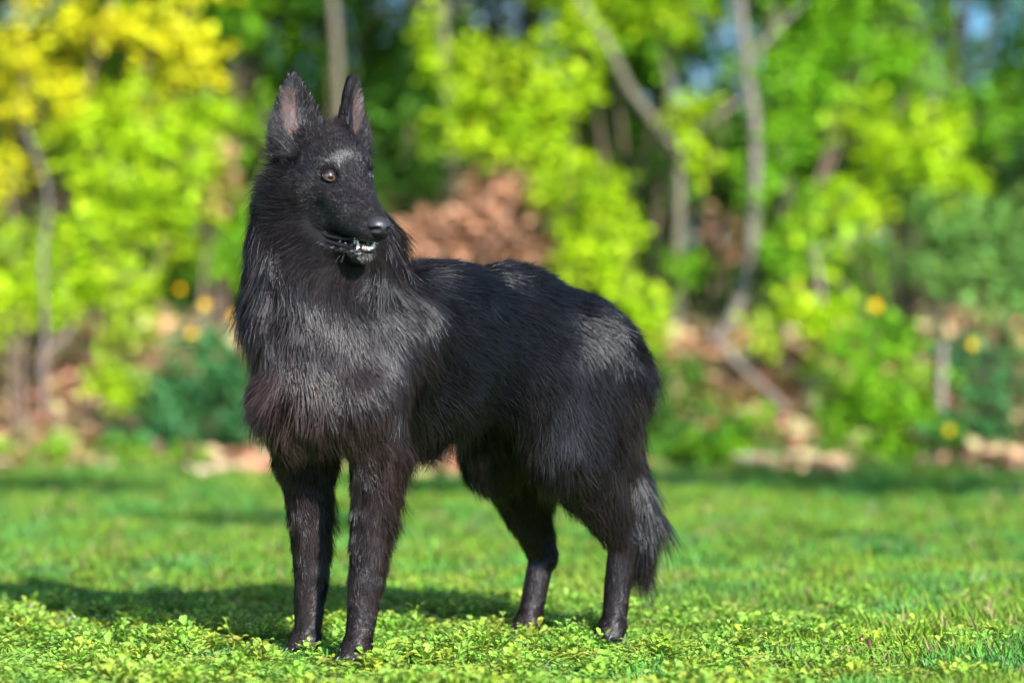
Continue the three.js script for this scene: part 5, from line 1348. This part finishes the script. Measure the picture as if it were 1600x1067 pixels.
// what the coat is like at a point of the skin
function coat(p, n, out) {
  let W = 0, len = 0, brown = 0, lift = 0, head = 0, leg = 0; const F = out.flow.set(0, 0, 0);
  for (let i = 0; i < bones.length; i++) {
    const b = bones[i], d = boneDist(b, p.x, p.y, p.z); if (d > 0.09) continue;
    const w = Math.exp(-Math.max(d, -0.02) / 0.014) + 1e-9;
    W += w; len += b.len * w; brown += b.brown * w; lift += b.lift * w; F.addScaledVector(b.F, w); if (b.head) head += w; if (b.leg) leg += w;
  }
  if (!W) { W = 1; len = 0.008; head = 1; }
  len /= W; brown /= W; lift /= W; head /= W; leg /= W; F.divideScalar(W);
  let ear = 0, e0 = null;
  for (const e of ears) { const d = earDist(e, p.x, p.y, p.z); if (d < 0.008) { ear = smooth(0.008, 0.001, d); e0 = e; } }
  const L = out.local.copy(p).applyMatrix4(headInv); out.bare = 0; out.grey = 0; out.ear = ear; out.inner = 0; out.fleck = 0; out.head = head;
  if (head > 0.02 || ear > 0) {
    const r = V(L.x * 1.1, L.y + 0.052, L.z - 0.13).normalize(); r.y += 0.12 * (L.y > 0 ? 1 : -0.6) + 0.55 * smooth(-0.035, 0.02, L.y) * smooth(-0.08, -0.01, L.z); // hair runs back from the nose
    F.lerp(r.transformDirection(headM), head);
    let hl = lerp(0.006, 0.010, smooth(0.07, 0.0, L.z)); hl = lerp(hl, 0.017, smooth(-0.03, -0.09, L.z));
    hl = lerp(hl, 0.042, smooth(-0.058, -0.074, L.z) * smooth(0.03, -0.01, L.y)); hl = lerp(hl, 0.014, smooth(-0.085, -0.11, L.y) * smooth(0.02, -0.04, L.z));
    hl = lerp(hl, 0.020, smooth(0.0, -0.03, L.z) * smooth(-0.05, -0.075, L.y)); len = lerp(len, hl, head); lift = lerp(lift, lerp(0.14, 0.42, Math.max(smooth(-0.055, -0.08, L.z), smooth(-0.005, -0.03, L.z) * smooth(-0.04, -0.065, L.y))), head);
    out.grey = head < 0.8 ? 0 : smooth(-0.094, -0.112, L.y) * smooth(0.05, 0.085, L.z) * 0.3; out.fleck = head < 0.8 ? 0 : 0.22 * (0.6 + 0.5 * noise3(L.x * 70, L.y * 70, L.z * 70)) + 0.35 * smooth(0.012, 0.003, Math.abs(L.y + 0.084)) * smooth(0.0, 0.05, L.z);
  }
  if (ear > 0) {
    const t = clamp(V().copy(p).sub(e0.base).dot(e0.ax) / e0.L, 0, 1), facing = n.dot(e0.face);
    F.lerp(e0.ax.clone().multiplyScalar(1.0).addScaledVector(e0.side, 0.5 * Math.sign(V().copy(p).sub(e0.base).dot(e0.side))), ear * smooth(0.05, 0.3, t));
    len = lerp(len, lerp(0.020, 0.007, t), ear); lift = lerp(lift, 0.2, ear);
    if (facing > 0.35) { const s = V().copy(p).sub(e0.base).dot(e0.side) * e0.q; out.inner = smooth(0.35, 0.6, facing) * smooth(-0.006, 0.004, s) * smooth(0.026, 0.014, s) * smooth(0.02, 0.15, t) * smooth(0.9, 0.6, t); len = lerp(len, 0.012, out.inner); }
  } else if (head < 0.5) {
    if (n.y < -0.35 && p.y > 0.28 && p.z < 0.22 && p.z > -0.2) { len = Math.max(len, 0.036 * smooth(-0.35, -0.7, n.y) + len * 0.5); F.y -= 0.5 * smooth(-0.35, -0.8, n.y); lift += 0.12; }
    if (leg > 0.2 && n.z < -0.1) { const k = smooth(-0.1, -0.6, n.z) * leg; len = lerp(len, lerp(0.020, 0.048, smooth(0.12, 0.30, p.y)), k); F.z -= 0.55 * k; lift += 0.25 * k; }
    if (p.z < -0.2 && p.y > 0.24 && n.z < 0) { const k = smooth(0, -0.7, n.z) * smooth(0.56, 0.46, p.y); len = lerp(len, 0.055, k); lift += 0.08 * k; }
  }
  for (const e of EYE) out.bare = Math.max(out.bare, smooth(0.0125, 0.0105, p.distanceTo(e.c) * 0.95));
  const nd = p.distanceTo(noseC); out.bare = Math.max(out.bare, smooth(0.0200, 0.0170, nd));
  if (head > 0.3 && L.z > -0.03 && L.y < -0.07) { const md = mouthDist(p.x, p.y, p.z); out.bare = Math.max(out.bare, smooth(0.0035, 0.0015, md)); out.grey = Math.max(out.grey, 0.35 * smooth(0.009, 0.004, md) * smooth(0.01, 0.04, L.z) * (L.y < -0.095 ? 1 : 0.4)); }
  out.len = len; out.brown = brown; out.lift = lift; return out;
}
const C0 = { flow: V(), local: V() };
{ // skin colours: black, with brown-pink inside the ears and dark lips
  const p = bodyG.attributes.position, n = bodyG.attributes.normal, c = new Float32Array(p.count * 3), P = V(), N = V();
  for (let i = 0; i < p.count; i++) {
    P.fromBufferAttribute(p, i); N.fromBufferAttribute(n, i); coat(P, N, C0);
    const w = C0.inner * (0.75 + 0.25 * noise3(P.x * 160, P.y * 160, P.z * 160));
    c[3 * i] = lerp(0.006, 0.105, w); c[3 * i + 1] = lerp(0.0055, 0.052, w); c[3 * i + 2] = lerp(0.006, 0.040, w);
  }
  bodyG.setAttribute('color', new THREE.BufferAttribute(c, 3));
}
part(dog, 'body', bodyG, new THREE.MeshPhysicalMaterial({ vertexColors: true, roughness: 0.75, specularIntensity: 0.3 }));

// the coat: every hair a thin tapering ribbon with a rounded shading normal
{
  const rnd = rngOf(2024), p = bodyG.attributes.position, nn = bodyG.attributes.normal, idx = bodyG.index.array, cap = 3600000;
  const pos = new Float32Array(cap * 3), nor = new Float32Array(cap * 3), col = new Float32Array(cap * 3), tri = []; let nv = 0, strands = 0;
  const A = V(), Bv = V(), Cv = V(), NA = V(), P = V(), N = V(), T = V(), S = V(), Q = V(), tmp = V(), G = V(), dirv = V();
  const ab = V(), ac = V();
  const put = (x, y, z, n1, n2, n3, r, g, b) => { const o = nv * 3; pos[o] = x; pos[o + 1] = y; pos[o + 2] = z; nor[o] = n1; nor[o + 1] = n2; nor[o + 2] = n3; col[o] = r; col[o + 1] = g; col[o + 2] = b; return nv++; };
  function hair(P, N, o, len, wid, thin) {
    // lie of the hair, with slow waves
    T.copy(o.flow); const w = o.head > 0.5 ? 0.14 : 0.48, f = 11;
    T.x += w * noise3(P.x * f, P.y * f, P.z * f); T.y += w * 0.6 * noise3(P.x * f + 31, P.y * f, P.z * f); T.z += w * noise3(P.x * f, P.y * f + 47, P.z * f);
    const jt = o.head > 0.5 ? 0.5 : lerp(0.75, 0.36, smooth(0.014, 0.03, o.len)); T.x += (rnd() - 0.5) * jt; T.y += (rnd() - 0.5) * jt * 0.8; T.z += (rnd() - 0.5) * jt;
    T.addScaledVector(N, -T.dot(N)); if (T.lengthSq() < 1e-6) T.set(N.y, -N.x, 0); T.normalize();
    const lift = Math.max(0.16, o.lift * (0.55 + 0.9 * rnd()) + (o.head > 0.5 ? 0.06 : 0.2) * noise3(P.x * 13, P.y * 13 + 9, P.z * 13) + (thin ? 0.25 : 0));
    dirv.copy(T).addScaledVector(N, lift).normalize();
    // clump: tips gather round a seed in a jittered lattice
    G.set(0, 0, 0); let cl = 0.28 * noise3(P.x * 210, P.y * 210, P.z * 210);
    if (len > 0.018 && !thin) {
      const cs = lerp(0.010, 0.017, smooth(0.02, 0.06, len)), ix = Math.floor(P.x / cs), iy = Math.floor(P.y / cs), iz = Math.floor(P.z / cs);
      const hsh = (k) => { let q = Math.imul(ix + 311, 73856093) ^ Math.imul(iy + 17, 19349663) ^ Math.imul(iz + 89, 83492791) ^ Math.imul(k, 2654435761); q = Math.imul(q ^ (q >>> 15), 2246822519); q ^= q >>> 13; return (q >>> 0) / 4294967296; };
      G.set((ix + hsh(1)) * cs - P.x, (iy + hsh(2)) * cs - P.y, (iz + hsh(3)) * cs - P.z).multiplyScalar(0.68);
      const tilt = (hsh(4) - 0.5) * 0.5 * len, tw = hsh(5) - 0.5; G.addScaledVector(N, tilt * 0.5); tmp.crossVectors(N, T); G.addScaledVector(tmp, tw * 0.35 * len);
      len *= 0.75 + 0.5 * hsh(6); cl = hsh(7) - 0.5;
    }
    const seg = len > 0.03 ? 4 : len > 0.011 ? 3 : 2;
    const sag = o.head > 0.5 ? 0.02 : 0.10, curl = (rnd() - 0.5) * 0.25;
    tmp.crossVectors(N, T).normalize();
    const br = o.brown * (0.75 + 0.5 * rnd()), k = (0.4 + 0.8 * rnd()) * (1 + 0.9 * cl) * (rnd() < 0.06 ? 2.2 : 1);
    let r = lerp(0.0060, 0.036, br) * k, g = lerp(0.0060, 0.0215, br) * k, b = lerp(0.0075, 0.0185, br) * k;
    if (rnd() < o.grey) { const q = 0.08 + 0.25 * rnd(); r = q; g = q * 0.96; b = q * 0.9; }
    if (rnd() < o.fleck) { const q = 0.025 + 0.05 * rnd(); r = q; g = q * 0.88; b = q * 0.82; }
    if (o.inner > 0.3 && rnd() < o.inner) { const q = rnd(); r = 0.018 + 0.07 * q; g = 0.014 + 0.045 * q; b = 0.014 + 0.038 * q; }
    if (o.head < 0.5) { const wv = 0.55 * smooth(0.012, 0.03, len); N.x += wv * noise3(P.x * 15 + 5, P.y * 13, P.z * 15); N.y += wv * noise3(P.x * 15, P.y * 13 + 55, P.z * 15); N.z += wv * noise3(P.x * 15, P.y * 13, P.z * 15 + 77); N.addScaledVector(T, -N.dot(T)).normalize(); tmp.crossVectors(N, T).normalize(); } // the coat lies in waves
    const bx = tmp.x, by = tmp.y, bz = tmp.z;
    const roll = (rnd() - 0.5) * 0.5 + cl * 1.7, cr = Math.cos(roll), sr = Math.sin(roll);
    let px = 0, py = 0, prevL = -1, prevR = -1;
    for (let s = 0; s <= seg; s++) {
      const t = s / seg, d = len * t, lf = 1 - 0.45 * t;                       // flattens towards the tip
      Q.copy(P).addScaledVector(T, d * (1 - 0.5 * lift * lift * lf)).addScaledVector(N, lift * d * lf - Math.min(0.0008, len * 0.04));
      Q.x += G.x * t * t + bx * curl * d * t; Q.y += G.y * t * t + by * curl * d * t - sag * d * t; Q.z += G.z * t * t + bz * curl * d * t;
      const nx = N.x * cr + bx * sr, ny = N.y * cr + by * sr, nz = N.z * cr + bz * sr, sx = bx * cr - N.x * sr, sy = by * cr - N.y * sr, sz = bz * cr - N.z * sr;
      const ww = wid * (s === seg ? 0 : 1 - 0.55 * t * t) * 0.5;
      if (s === seg) { const e = put(Q.x, Q.y, Q.z, nx, ny, nz, r, g, b); tri.push(prevR, prevL, e); break; }
      const ca = 0.76, sa = 0.65;
      const l = put(Q.x - sx * ww, Q.y - sy * ww, Q.z - sz * ww, nx * ca - sx * sa, ny * ca - sy * sa, nz * ca - sz * sa, r, g, b);
      const q2 = put(Q.x + sx * ww, Q.y + sy * ww, Q.z + sz * ww, nx * ca + sx * sa, ny * ca + sy * sa, nz * ca + sz * sa, r, g, b);
      if (s) tri.push(prevR, prevL, l, q2, prevR, l);
      prevL = l; prevR = q2;
    }
    strands++;
  }
  // long hair follows the broad form: normals averaged over the skin round each root
  const soft = Float32Array.from(nn.array), acc = new Float32Array(soft.length);
  for (let it = 0; it < 26; it++) {
    acc.fill(0);
    for (let f = 0; f < idx.length; f += 3) for (let c = 0; c < 3; c++) { const sx = soft[idx[f] * 3 + c] + soft[idx[f + 1] * 3 + c] + soft[idx[f + 2] * 3 + c]; acc[idx[f] * 3 + c] += sx; acc[idx[f + 1] * 3 + c] += sx; acc[idx[f + 2] * 3 + c] += sx; }
    for (let i = 0; i < acc.length; i += 3) { const l = Math.hypot(acc[i], acc[i + 1], acc[i + 2]) || 1; soft[i] = acc[i] / l; soft[i + 1] = acc[i + 1] / l; soft[i + 2] = acc[i + 2] / l; }
  }
  const NS = V();
  let carry = 0;
  for (let f = 0; f < idx.length; f += 3) {
    A.fromBufferAttribute(p, idx[f]); Bv.fromBufferAttribute(p, idx[f + 1]); Cv.fromBufferAttribute(p, idx[f + 2]);
    ab.subVectors(Bv, A); ac.subVectors(Cv, A); const area = ab.cross(ac).length() * 0.5 * 1e6;
    NA.fromBufferAttribute(nn, idx[f]); coat(A, NA, C0); NS.set(soft[idx[f] * 3], soft[idx[f] * 3 + 1], soft[idx[f] * 3 + 2]);
    const hide = A.x < -0.06 && A.y > 0.3 && A.z < 0.2 && NA.x < -0.2 ? 0.5 : 1;
    carry += area * clamp(9.0e-3 / C0.len, 0.14, 1.3) * (1 - C0.bare) * (1 - 0.45 * C0.inner) * hide;
    while (carry > 1 && nv < cap - 12) {
      carry -= 1;
      let u = rnd(), v = rnd(); if (u + v > 1) { u = 1 - u; v = 1 - v; }
      P.copy(A).addScaledVector(tmp.subVectors(Bv, A), u).addScaledVector(tmp.subVectors(Cv, A), v);
      N.copy(NA).lerp(NS, smooth(0.012, 0.03, C0.len)).normalize();
      const long = C0.len * (0.7 + 0.55 * rnd());
      hair(P, N, C0, long, lerp(0.00062, 0.00085, smooth(0.006, 0.05, C0.len)), false);
      if (C0.len > 0.02 && rnd() < 0.03) hair(P, N, C0, long * 1.25, 0.0005, true);   // loose flyaway hairs
    }
  }
  const g = new THREE.BufferGeometry();
  g.setAttribute('position', new THREE.BufferAttribute(pos.subarray(0, nv * 3), 3));
  g.setAttribute('normal', new THREE.BufferAttribute(nor.subarray(0, nv * 3), 3));
  g.setAttribute('color', new THREE.BufferAttribute(col.subarray(0, nv * 3), 3));
  g.setIndex(new THREE.BufferAttribute(Uint32Array.from(tri), 1));
  const m = part(dog, 'fur', g, new THREE.MeshPhysicalMaterial({ vertexColors: true, roughness: 0.31, ior: 1.5, specularIntensity: 0.6, side: THREE.DoubleSide }), 'stuff');
  m.userData.label = 'long glossy black coat with a brownish chest and ruff';
  console.log('hairs', strands, 'fur triangles', tri.length / 3, 'skin triangles', idx.length / 3);
}

// ---------------------------------------------------------------- the dog's eyes, nose, mouth and claws
{
  const wet = (r, g, b, rough = 0.06) => new THREE.MeshPhysicalMaterial({ color: new THREE.Color().setRGB(r, g, b), roughness: rough, clearcoat: 1, clearcoatRoughness: 0.03 });
  const eyeM = wet(0.03, 0.018, 0.014), irisM = wet(0.075, 0.026, 0.013), pupilM = wet(0.003, 0.003, 0.003), lidM = new THREE.MeshStandardMaterial({ color: new THREE.Color().setRGB(0.004, 0.0035, 0.0035), roughness: 0.5 });
  for (const e of EYE) {
    const R = 0.0118, look = e.out.clone().lerp(hd(e.q * 0.18, 0.02, 1), 0.45).normalize();
    const q = new THREE.Quaternion().setFromUnitVectors(V(0, 1, 0), look);
    const eye = part(dog, 'eye', new THREE.SphereGeometry(R, 32, 24), eyeM); eye.position.copy(e.c).addScaledVector(e.out, -0.0006); eye.quaternion.copy(q);
    part(eye, 'iris', new THREE.SphereGeometry(R * 1.012, 32, 12, 0, Math.PI * 2, 0, 0.82), irisM);
    part(eye, 'pupil', new THREE.SphereGeometry(R * 1.022, 24, 8, 0, Math.PI * 2, 0, 0.36), pupilM);
    // upper and lower lid: rolled rims lying on the eyeball, almond shaped
    const qo = new THREE.Quaternion().setFromUnitVectors(V(0, 0, 1), e.out), up = hd(0, 1, 0), sx = V(1, 0, 0).applyQuaternion(qo);
    const X = V().crossVectors(up, e.out).normalize(), Y = V().crossVectors(e.out, X).normalize();
    for (const s of [1, -1]) {
      const pts = [];
      for (let k = 0; k <= 14; k++) {
        const a = (k / 14) * Math.PI, u = -Math.cos(a) * 0.0108, v = s * Math.pow(Math.sin(a), 0.8) * (s > 0 ? 0.0058 : 0.0054) + u * e.q * 0.10, w = Math.sqrt(Math.max(1e-7, (R + 0.0006) ** 2 - u * u - v * v));
        pts.push(eye.position.clone().addScaledVector(X, u).addScaledVector(Y, v).addScaledVector(e.out, w));
      }
      const mid = pts.map((p, k) => p.clone().addScaledVector(Y, s * 0.0022 * Math.sin((k / 14) * Math.PI)).addScaledVector(e.out, -0.0004));
      const far = pts.map((p, k) => p.clone().addScaledVector(Y, s * (0.0008 + 0.0036 * Math.sin((k / 14) * Math.PI))).addScaledVector(X, (k / 14 - 0.5) * 0.004).addScaledVector(e.out, -0.0045));
      const rim = new THREE.TubeGeometry(new THREE.CatmullRomCurve3(pts), 28, 0.0011, 7), t = new Tris();
      const rows = [pts, mid, far].map((row) => row.map((p) => t.v(p.x, p.y, p.z, e.out.x, e.out.y, e.out.z, 1, 1, 1)));
      for (let j = 0; j < 2; j++) for (let k = 0; k < 14; k++) { t.t(rows[j][k], rows[j][k + 1], rows[j + 1][k]); t.t(rows[j][k + 1], rows[j + 1][k + 1], rows[j + 1][k]); }
      const sg = t.geometry(); sg.computeVertexNormals(); sg.deleteAttribute('color'); rim.deleteAttribute('uv');
      part(dog, 'eyelid', mergeGeometries([rim, sg]), lidM);
    }
  }
  // nose: rounded leathery pad with two nostrils and a groove
  const ng = new THREE.SphereGeometry(1.1, 96, 72), np = ng.attributes.position, v = V();
  for (let i = 0; i < np.count; i++) {
    v.fromBufferAttribute(np, i); const { x, y, z } = v.clone().divideScalar(1.1); const top = y > 0;
    let px = x * 0.0178 * (1 - 0.22 * Math.max(0, -y)), py = y * (top ? 0.0128 : 0.0150), pz = z * 0.0165;
    if (z > 0) { pz *= 1 - 0.12 * Math.abs(y); pz += 0.002 * Math.max(0, y); }
    for (const s of [1, -1]) { const a = (x - s * 0.56) / 0.24, b = (y + 0.12 + 0.25 * s * (x - s * 0.56)) / 0.22, dent = Math.exp(-(a * a + b * b)) * smooth(0.0, 0.4, z); pz -= 0.0105 * dent; px -= s * 0.001 * dent; const wg = Math.exp(-(((x - s * 0.9) / 0.2) ** 2 + ((y + 0.35) / 0.14) ** 2)) * smooth(-0.2, 0.4, z); pz -= 0.004 * wg; px -= s * 0.003 * wg; }
    pz -= 0.0022 * Math.exp(-((x / 0.07) ** 2)) * smooth(0.1, -0.4, y) * smooth(0, 0.4, z);
    const gr = 0.00022 * noise3(x * 22, y * 22, z * 22); px *= 1 + gr * 40; py *= 1 + gr * 40; pz += gr;
    np.setXYZ(i, px * 1.1, py * 1.1, pz * 1.08);
  }
  ng.computeVertexNormals();
  const nose = part(dog, 'nose', ng, new THREE.MeshPhysicalMaterial({ color: new THREE.Color().setRGB(0.016, 0.015, 0.017), roughness: 0.48 }));
  nose.applyMatrix4(headM.clone().multiply(new THREE.Matrix4().makeTranslation(0, -0.0545, 0.1025)).multiply(new THREE.Matrix4().makeRotationX(0.12)));

  // mouth: dark lining, tongue, teeth
  const put = (name, g, m) => { const o = part(dog, name, g, m); o.applyMatrix4(headM); return o; };
  const tube = (pts, r0, r1, flat = 1) => {
    const c = new THREE.CatmullRomCurve3(pts.map((q) => V(...q))), g = new THREE.TubeGeometry(c, 24, 1, 12), P = g.attributes.position, q = V();
    for (let i = 0; i < P.count; i++) { const k = Math.floor(i / 13) / 24, o = c.getPoint(k); q.fromBufferAttribute(P, i).sub(o); const r = lerp(r0, r1, k) * (k > 0.9 ? Math.sqrt(Math.max(0.02, 1 - ((k - 0.9) / 0.1) ** 2)) : 1); P.setXYZ(i, o.x + q.x * r, o.y + q.y * r * flat, o.z + q.z * r); }
    g.computeVertexNormals(); return g;
  };
  put('tongue', tube([[0, -0.092, -0.02], [0, -0.0955, 0.02], [0, -0.0965, 0.05], [0, -0.0950, 0.070]], 0.016, 0.010, 0.35), wet(0.40, 0.13, 0.13, 0.35));
  const lipM = new THREE.MeshPhysicalMaterial({ color: new THREE.Color().setRGB(0.010, 0.008, 0.009), roughness: 0.42, specularIntensity: 0.6 });
  for (const s of [1, -1]) {
    put('lip', tube([[s * 0.0450, -0.0815, -0.019], [s * 0.0415, -0.0940, -0.001], [s * 0.0350, -0.0995, 0.021], [s * 0.0250, -0.0990, 0.048], [s * 0.0160, -0.0985, 0.068], [s * 0.008, -0.0985, 0.083], [0, -0.0985, 0.0865]], 0.0040, 0.0030), lipM);
    put('lip', tube([[s * 0.0450, -0.0775, -0.018], [s * 0.0410, -0.0870, 0.000], [s * 0.0345, -0.0910, 0.021], [s * 0.0250, -0.0885, 0.048], [s * 0.0165, -0.0840, 0.070], [s * 0.009, -0.0805, 0.091]], 0.0036, 0.0024), lipM);
  }
  const toothM = new THREE.MeshPhysicalMaterial({ color: new THREE.Color().setRGB(0.66, 0.58, 0.45), roughness: 0.25, clearcoat: 0.6 });
  const tooth = (x, y, z, h, r, lean, out) => {
    const pr = [[0.0001, 1], [0.35, 0.9], [0.7, 0.55], [1, 0.1], [0.9, -0.15]].map(([a, b]) => new THREE.Vector2(a * r, b * h)), g = new THREE.LatheGeometry(pr, 10);
    const P = g.attributes.position; for (let i = 0; i < P.count; i++) { const k = P.getY(i) / h; P.setX(i, P.getX(i) + out * k * k * Math.abs(h)); P.setZ(i, P.getZ(i) + lean * k * k * Math.abs(h)); }
    g.computeVertexNormals(); g.translate(x, y, z); put('tooth', g, toothM);
  };
  for (const s of [1, -1]) {
    tooth(s * 0.0130, -0.0975, 0.0750, 0.0140, 0.0034, 0.05, s * 0.30);            // lower canines
    tooth(s * 0.0165, -0.0800, 0.0700, -0.0120, 0.0031, -0.1, s * 0.06);           // upper canines
    [0.0018, 0.0053, 0.0087].forEach((x, k) => { tooth(s * x, -0.0985, 0.0840 - k * 0.0012, 0.0070 + 0.0012 * k, 0.0019, 0.1, 0); tooth(s * x * 1.1, -0.0800, 0.0885 - k * 0.0015, -0.0045, 0.0020, 0, 0); });
    [[0.0170, 0.060, 0.0045], [0.0200, 0.049, 0.0055], [0.0225, 0.037, 0.0065]].forEach(([x, z, h]) => tooth(s * x, -0.0990, z, h, 0.0032, 0, 0));
  }
  // whiskers and claws
  const hairM = new THREE.MeshStandardMaterial({ color: new THREE.Color().setRGB(0.12, 0.115, 0.11), roughness: 0.4 }), r = rngOf(8), wl = [];
  for (const s of [1, -1]) for (let k = 0; k < 6; k++) {
    const a = [s * (0.012 + 0.008 * r()), -0.108 - 0.004 * r(), 0.025 + 0.035 * r()], L = 0.010 + 0.010 * r(), d = [s * (0.35 + 0.3 * r()), -0.8 + 0.2 * r(), -0.3 + 0.4 * r()];
    const c = new THREE.CatmullRomCurve3([V(...a), V(a[0] + d[0] * L * 0.5, a[1] + d[1] * L * 0.5, a[2] + d[2] * L * 0.5), V(a[0] + d[0] * L * 0.9, a[1] + d[1] * L - 0.004, a[2] + d[2] * L)]);
    wl.push(new THREE.TubeGeometry(c, 6, 0.00022, 3));
  }
  put('whiskers', mergeGeometries(wl), hairM).userData.kind = 'stuff';
  const clawM = new THREE.MeshStandardMaterial({ color: new THREE.Color().setRGB(0.02, 0.018, 0.018), roughness: 0.4 });
  for (const [px, pz] of [[0.080, 0.276], [-0.085, 0.242], [0.086, -0.276], [-0.09, -0.252]]) for (const [dx, dz] of [[-0.018, 0.021], [-0.007, 0.032], [0.007, 0.032], [0.018, 0.021]]) {
    const c = new THREE.CatmullRomCurve3([V(0, 0.004, -0.002), V(0, 0.004, 0.006), V(0, -0.004, 0.012)]), g = new THREE.TubeGeometry(c, 6, 1, 6), P = g.attributes.position, q = V();
    for (let i = 0; i < P.count; i++) { const k = Math.floor(i / 7) / 6, o = c.getPoint(k); q.fromBufferAttribute(P, i).sub(o).multiplyScalar(lerp(0.0032, 0.0006, k)); P.setXYZ(i, o.x + q.x, o.y + q.y, o.z + q.z); }
    g.computeVertexNormals(); const m = part(dog, 'claw', g, clawM); m.position.set(px + dx, 0.014, pz + dz);
  }
}

// ---------------------------------------------------------------- flowers, sticks and petals
function flower(x, y, z, r, label, group) {
  const y0 = heightAt(x, z), h = y - y0, g = thing('yellow_flower', label, 'flower', group, [x, y0, z]), rnd = rngOf(Math.floor(x * 1000) + 4000);
  const st = new Tris(), lean = (rnd() - 0.5) * 0.1; limb(st, [[-lean, -0.02, -0.03], [-lean * 0.5, h * 0.5, -0.01], [0, h, 0]], 0.003, 0.002, [0.09, 0.2, 0.03], rnd, 5);
  part(g, 'stem', st.geometry(), M.bark);
  for (let ring = 0; ring < 2; ring++) for (let k = 0; k < 11; k++) {
    const t = new Tris(), a = (k + ring * 0.5) / 11 * Math.PI * 2, up = 0.25 + ring * 0.5 + 0.2 * rnd(), d = V(Math.cos(a), Math.sin(a), up).normalize(), q = 0.85 + 0.3 * rnd();
    leaf(t, V(0, h, 0.004 * ring), d, V(-Math.cos(a) * up, -Math.sin(a) * up, 1), r * (1 - 0.2 * ring), r * 0.5, [0.85 * q, 0.56 * q, 0.004]);
    part(g, 'petal', t.geometry(), M.petal);
  }
  const c = new THREE.SphereGeometry(r * 0.3, 12, 8), cc = new Float32Array(c.attributes.position.count * 3); for (let i = 0; i < cc.length; i += 3) { cc[i] = 0.75; cc[i + 1] = 0.42; cc[i + 2] = 0.004; }
  c.setAttribute('color', new THREE.BufferAttribute(cc, 3)); c.scale(1, 1, 0.5); c.translate(0, h, 0.006);
  part(g, 'flower_centre', c, M.petal);
}
flower(-1.009, 0.422, -5.9, 0.019, 'yellow flower standing lowest of those on the dark herb clump', 'yellow flowers on the bank');
flower(-0.977, 0.516, -6.0, 0.018, 'yellow flower highest above the dark herb clump', 'yellow flowers on the bank');
flower(-0.883, 0.478, -6.0, 0.018, 'yellow flower on the side of the herb clump next to the dog', 'yellow flowers on the bank');
flower(-1.091, 0.564, -6.4, 0.014, 'small yellow flower half hidden behind the herb clump blooms', 'yellow flowers on the bank');
flower(1.148, 0.513, -5.9, 0.02, 'orange yellow flower above the leafy herb by the leaning sticks', 'yellow flowers on the bank');
flower(1.455, 0.392, -5.9, 0.017, 'orange yellow flower in front of the pale bush', 'yellow flowers on the bank');
flower(1.363, 0.128, -5.75, 0.015, 'yellow flower low among the cool green herb leaves', 'yellow flowers on the bank');
function stick(label, pts, r0, r1) {
  const b = pts[0], g = thing('bare_stick', label, 'stick', null, b), t = new Tris();
  limb(t, pts.map(([x, y, z]) => [x - b[0], y - b[1], z - b[2]]), r0, r1, [0.15, 0.115, 0.095], rngOf(Math.floor(b[0] * 100) + 900), 6);
  part(g, 'stem', t.geometry(), M.bark);
}
stick('grey stick leaning from the slim trunk foot down into litter', [[0.646,0.422,-6.3],[0.724,0.331,-6.2],[0.821,0.241,-6.1],[0.879,0.181,-6.05]], 0.012, 0.009);
stick('thin pale stem rising beside the small lime tuft', [[1.003,0.176,-6.2],[0.997,0.34,-6.25],[1.011,0.527,-6.3],[0.988,0.715,-6.4]], 0.009, 0.006);
stick('thin upright pale stem crossing the low dense lime shrub', [[-1.489,0.183,-6.0],[-1.485,0.427,-6.0],[-1.493,0.671,-6.0],[-1.489,0.877,-6.1],[-1.572,1.086,-6.2]], 0.007, 0.005);
stick('short brown stump stem between the two herb clumps', [[1.345,0.19,-5.8],[1.345,0.29,-5.8],[1.349,0.4,-5.8]], 0.015, 0.013);
stick('thin twig leaning over the rusty litter beside the lime sapling', [[-1.518,0.343,-6.1],[-1.415,0.446,-6.1],[-1.468,0.61,-6.2]], 0.008, 0.005);
// fallen white petals and one dry leaf in the grass
function fallen(name, label, category, group, x, z, h, len, wid, turn, col, mat) {
  const g = thing(name, label, category, group, [x, heightAt(x, z) + h, z]), t = new Tris();
  const n = 5, d = V(Math.cos(turn), 0.5, Math.sin(turn)).normalize();
  for (let k = 0; k <= n; k++) { const f = k / n, w = wid * Math.sin(Math.PI * (0.12 + 0.8 * f)) * 0.5, up = 0.25 * len * Math.sin(f * 3); for (const s of [-1, 0, 1]) t.v(d.x * len * (f - 0.5) - d.z * w * s, d.y * len * (f - 0.5) + up + Math.abs(s) * w * 0.4, d.z * len * (f - 0.5) + d.x * w * s, 0, 1, 0, ...col); }
  for (let k = 0; k < n; k++) for (let s = 0; s < 2; s++) { const a = k * 3 + s; t.t(a, a + 1, a + 3); t.t(a + 1, a + 4, a + 3); }
  const q = t.geometry(); q.computeVertexNormals(); part(g, category === 'petal' ? 'petal_blade' : 'leaf_blade', q, mat);
}
fallen('white_petal', 'upright white petal caught in the ground cover', 'petal', 'fallen petals', -0.845, -0.51, 0.03, 0.022, 0.013, 1.6, [0.8, 0.74, 0.66], M.petal);
fallen('white_petal', 'pale petal lying flat in the ground cover', 'petal', 'fallen petals', -0.758, -0.389, 0.018, 0.016, 0.012, 0.4, [0.75, 0.7, 0.62], M.petal);
fallen('dry_leaf', 'curled pinkish dry leaf lying in the grass', 'leaf', null, 0.564, 0.105, 0.022, 0.030, 0.014, 2.2, [0.45, 0.22, 0.13], M.dry);

renderer.render(scene, camera);
